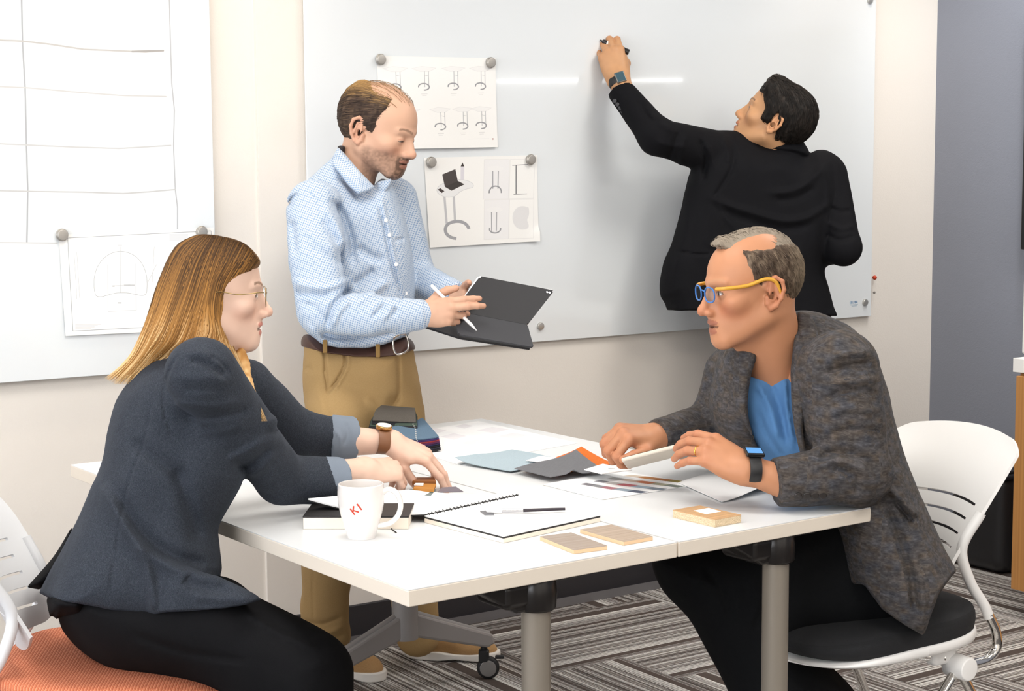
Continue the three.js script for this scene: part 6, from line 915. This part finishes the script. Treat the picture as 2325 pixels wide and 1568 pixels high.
  const [lo, hi] = boxOf(1460, 685, 2200, 1460, 3.36, 4.08), jf = withFolds(J.f, F, (x) => D - .06, .0022, 15, 31);
  const jk = garment('jacket', jf, lo, hi, .0065, twM, P, quatY(-.3));
  const surf = (x, y, from = 3.3) => { const r = ray(x, y); let d = from; while (d < 4.2 && jf(r.x * d, EYE + r.y * d, r.z * d) > 0) d += .003; return d; };
  const lap = new Field(); lap.add(outline([[1812, 706, 1], [1842, 716], [1858, 760], [1852, 800, 1], [1826, 806, 1], [1850, 826], [1836, 900], [1824, 980], [1842, 1062, 1], [1828, 1062], [1806, 985], [1796, 900], [1798, 810], [1806, 750]], (x, y) => d0(x, y) - .197 + .065 * sstep(820, 720, y), .016, .012), 0);
  lap.add(outline([[1720, 806, 1], [1690, 790], [1652, 800], [1640, 850], [1660, 900], [1690, 960], [1742, 1050], [1712, 990], [1698, 930], [1704, 860]], (x, y) => d0(x, y) - .178 + .07 * sstep(1690, 1630, x), .02, .012), 0);
  { const [a, b] = boxOf(1625, 690, 1870, 1075, 3.4, 3.85); garment('lapel', withFolds(lap.f, folds([[-.006, 3, [1800, 720], [1820, 780], [1826, 806]]]), 3.6), a, b, .005, twM, jk, quatY(-.3)); }
  const btn = lathe([[0, .002], [.006, .0028], [.008, .0018], [.0082, 0], [0, 0]], 18).rotateX(Math.PI / 2); for (const x of [1812, 1832, 1851, 1868]) { const m = mesh('button', btn, std(0x2a2523, .35), jk); m.position.copy(at(x, 1126 - (x - 1812) * .04, surf(x, 1126) - .0005)); m.rotation.x = .35; }
  // legs
  const Tf = new Field(), dl = 3.76; Tf.add(outline([[1482, 1268], [1490, 1310], [1512, 1350], [1562, 1402], [1600, 1470], [1650, 1560], [1690, 1640], [1800, 1660], [1960, 1620], [1935, 1562], [1880, 1505], [1838, 1468], [1940, 1462], [2040, 1440], [2070, 1380], [2040, 1200], [1990, 1130], [1880, 1120], [1800, 1150], [1730, 1215], [1600, 1240], [1510, 1248]], (x) => dl, .145, .1), 0);
  const k1 = at(1800, 1600, 3.68), k2 = at(1760, 1600, 3.9); Tf.add(cone(k1, V(k1.x + .12, .09, k1.z), .08, .06), .04).add(cone(k2, V(k2.x + .12, .09, k2.z), .08, .06), .04);
  { const [a, b] = bounds([at(1460, 1230, 3.58), at(2080, 1090, 3.95), V(k1.x + .2, .05, k1.z + .1), V(k2.x + .2, .05, k2.z - .15)], .03); garment('trousers', withFolds(Tf.f, folds([[.005, 10, [1700, 1300], [1720, 1360], [1700, 1420]], [-.006, 10, [1600, 1290], [1640, 1340], [1660, 1400]]]), dl, .002, 13, 4), a, b, .009, plain(0x121315), P); }
  for (const q of [k1, k2]) shinShoe(P, 'shoe', [plain(0x1b1a1a, .5), plain(0x101010, .6), plain(0x121212)], V(q.x + .17, 0, q.z), V(q.x - .1, 0, q.z + .06), .28);
  glasses(P, head, { w: .0225, h: .0155, rise: .012, r: .0017, tr: .004, z: .108, sq: .8, up: .013, tint: 0xdbe8f6, front: std(0x2f6fb8, .25), temple: std(0xd19a35, .35) });
  watch(P, at(1708, 1062, 3.477), wL.clone().sub(eL), V(-.05, 1, .25), .0315, { w: .0125, size: .0175, strap: std(0x151517, .5), case: std(0x101012, .25), face: std(0x5f9fe0, .2) });
  { const [a, b] = [hL.joints[8], hL.joints[9]], m = mesh('ring', new THREE.TorusGeometry(.0106, .0014, 10, 30), std(0xe0b45c, .2, { metalness: 1 }), P, 'gold ring'); m.position.copy(a.clone().lerp(b, .45)); m.quaternion.setFromUnitVectors(V(0, 0, 1), b.clone().sub(a).normalize()); }
  const ph = thing('phone', 'pale smartphone held in the seated man\'s far hand', 'phone', V(0, 0, 0)), c = at(1488, 1034, 3.69), ax = at(1540, 1019, 3.68).sub(at(1437, 1045, 3.7)).normalize(), up = V(-.25, .8, -.5);
  const body = new RoundedBoxGeometry(.122, .009, .062, 4, .004), scr = box(.114, .0006, .056, 0, .0047, 0), z = ax.clone().cross(up).normalize(), y = z.clone().cross(ax), M = new THREE.Matrix4().makeBasis(ax, y, z).setPosition(at(1478, 1037, 3.7)); body.applyMatrix4(M); scr.applyMatrix4(M); mesh('case', body, std(0xcdc4b6, .4), ph); mesh('display', scr, std(0x0d0e12, .06), ph);
}
// groups and loose meshes stand at the base of what they hold
for (const o of [...scene.children]) {
  if (!o.userData.category || o.position.lengthSq() > 0 || o.rotation.y) continue;
  const b = new THREE.Box3().setFromObject(o), c = V((b.min.x + b.max.x) / 2, b.min.y, (b.min.z + b.max.z) / 2);
  if (o.isMesh) { o.geometry = o.geometry.clone().translate(-c.x, -c.y, -c.z); } else for (const k of o.children) k.position.sub(c);
  o.position.copy(c);
}
renderer.render(scene, camera);
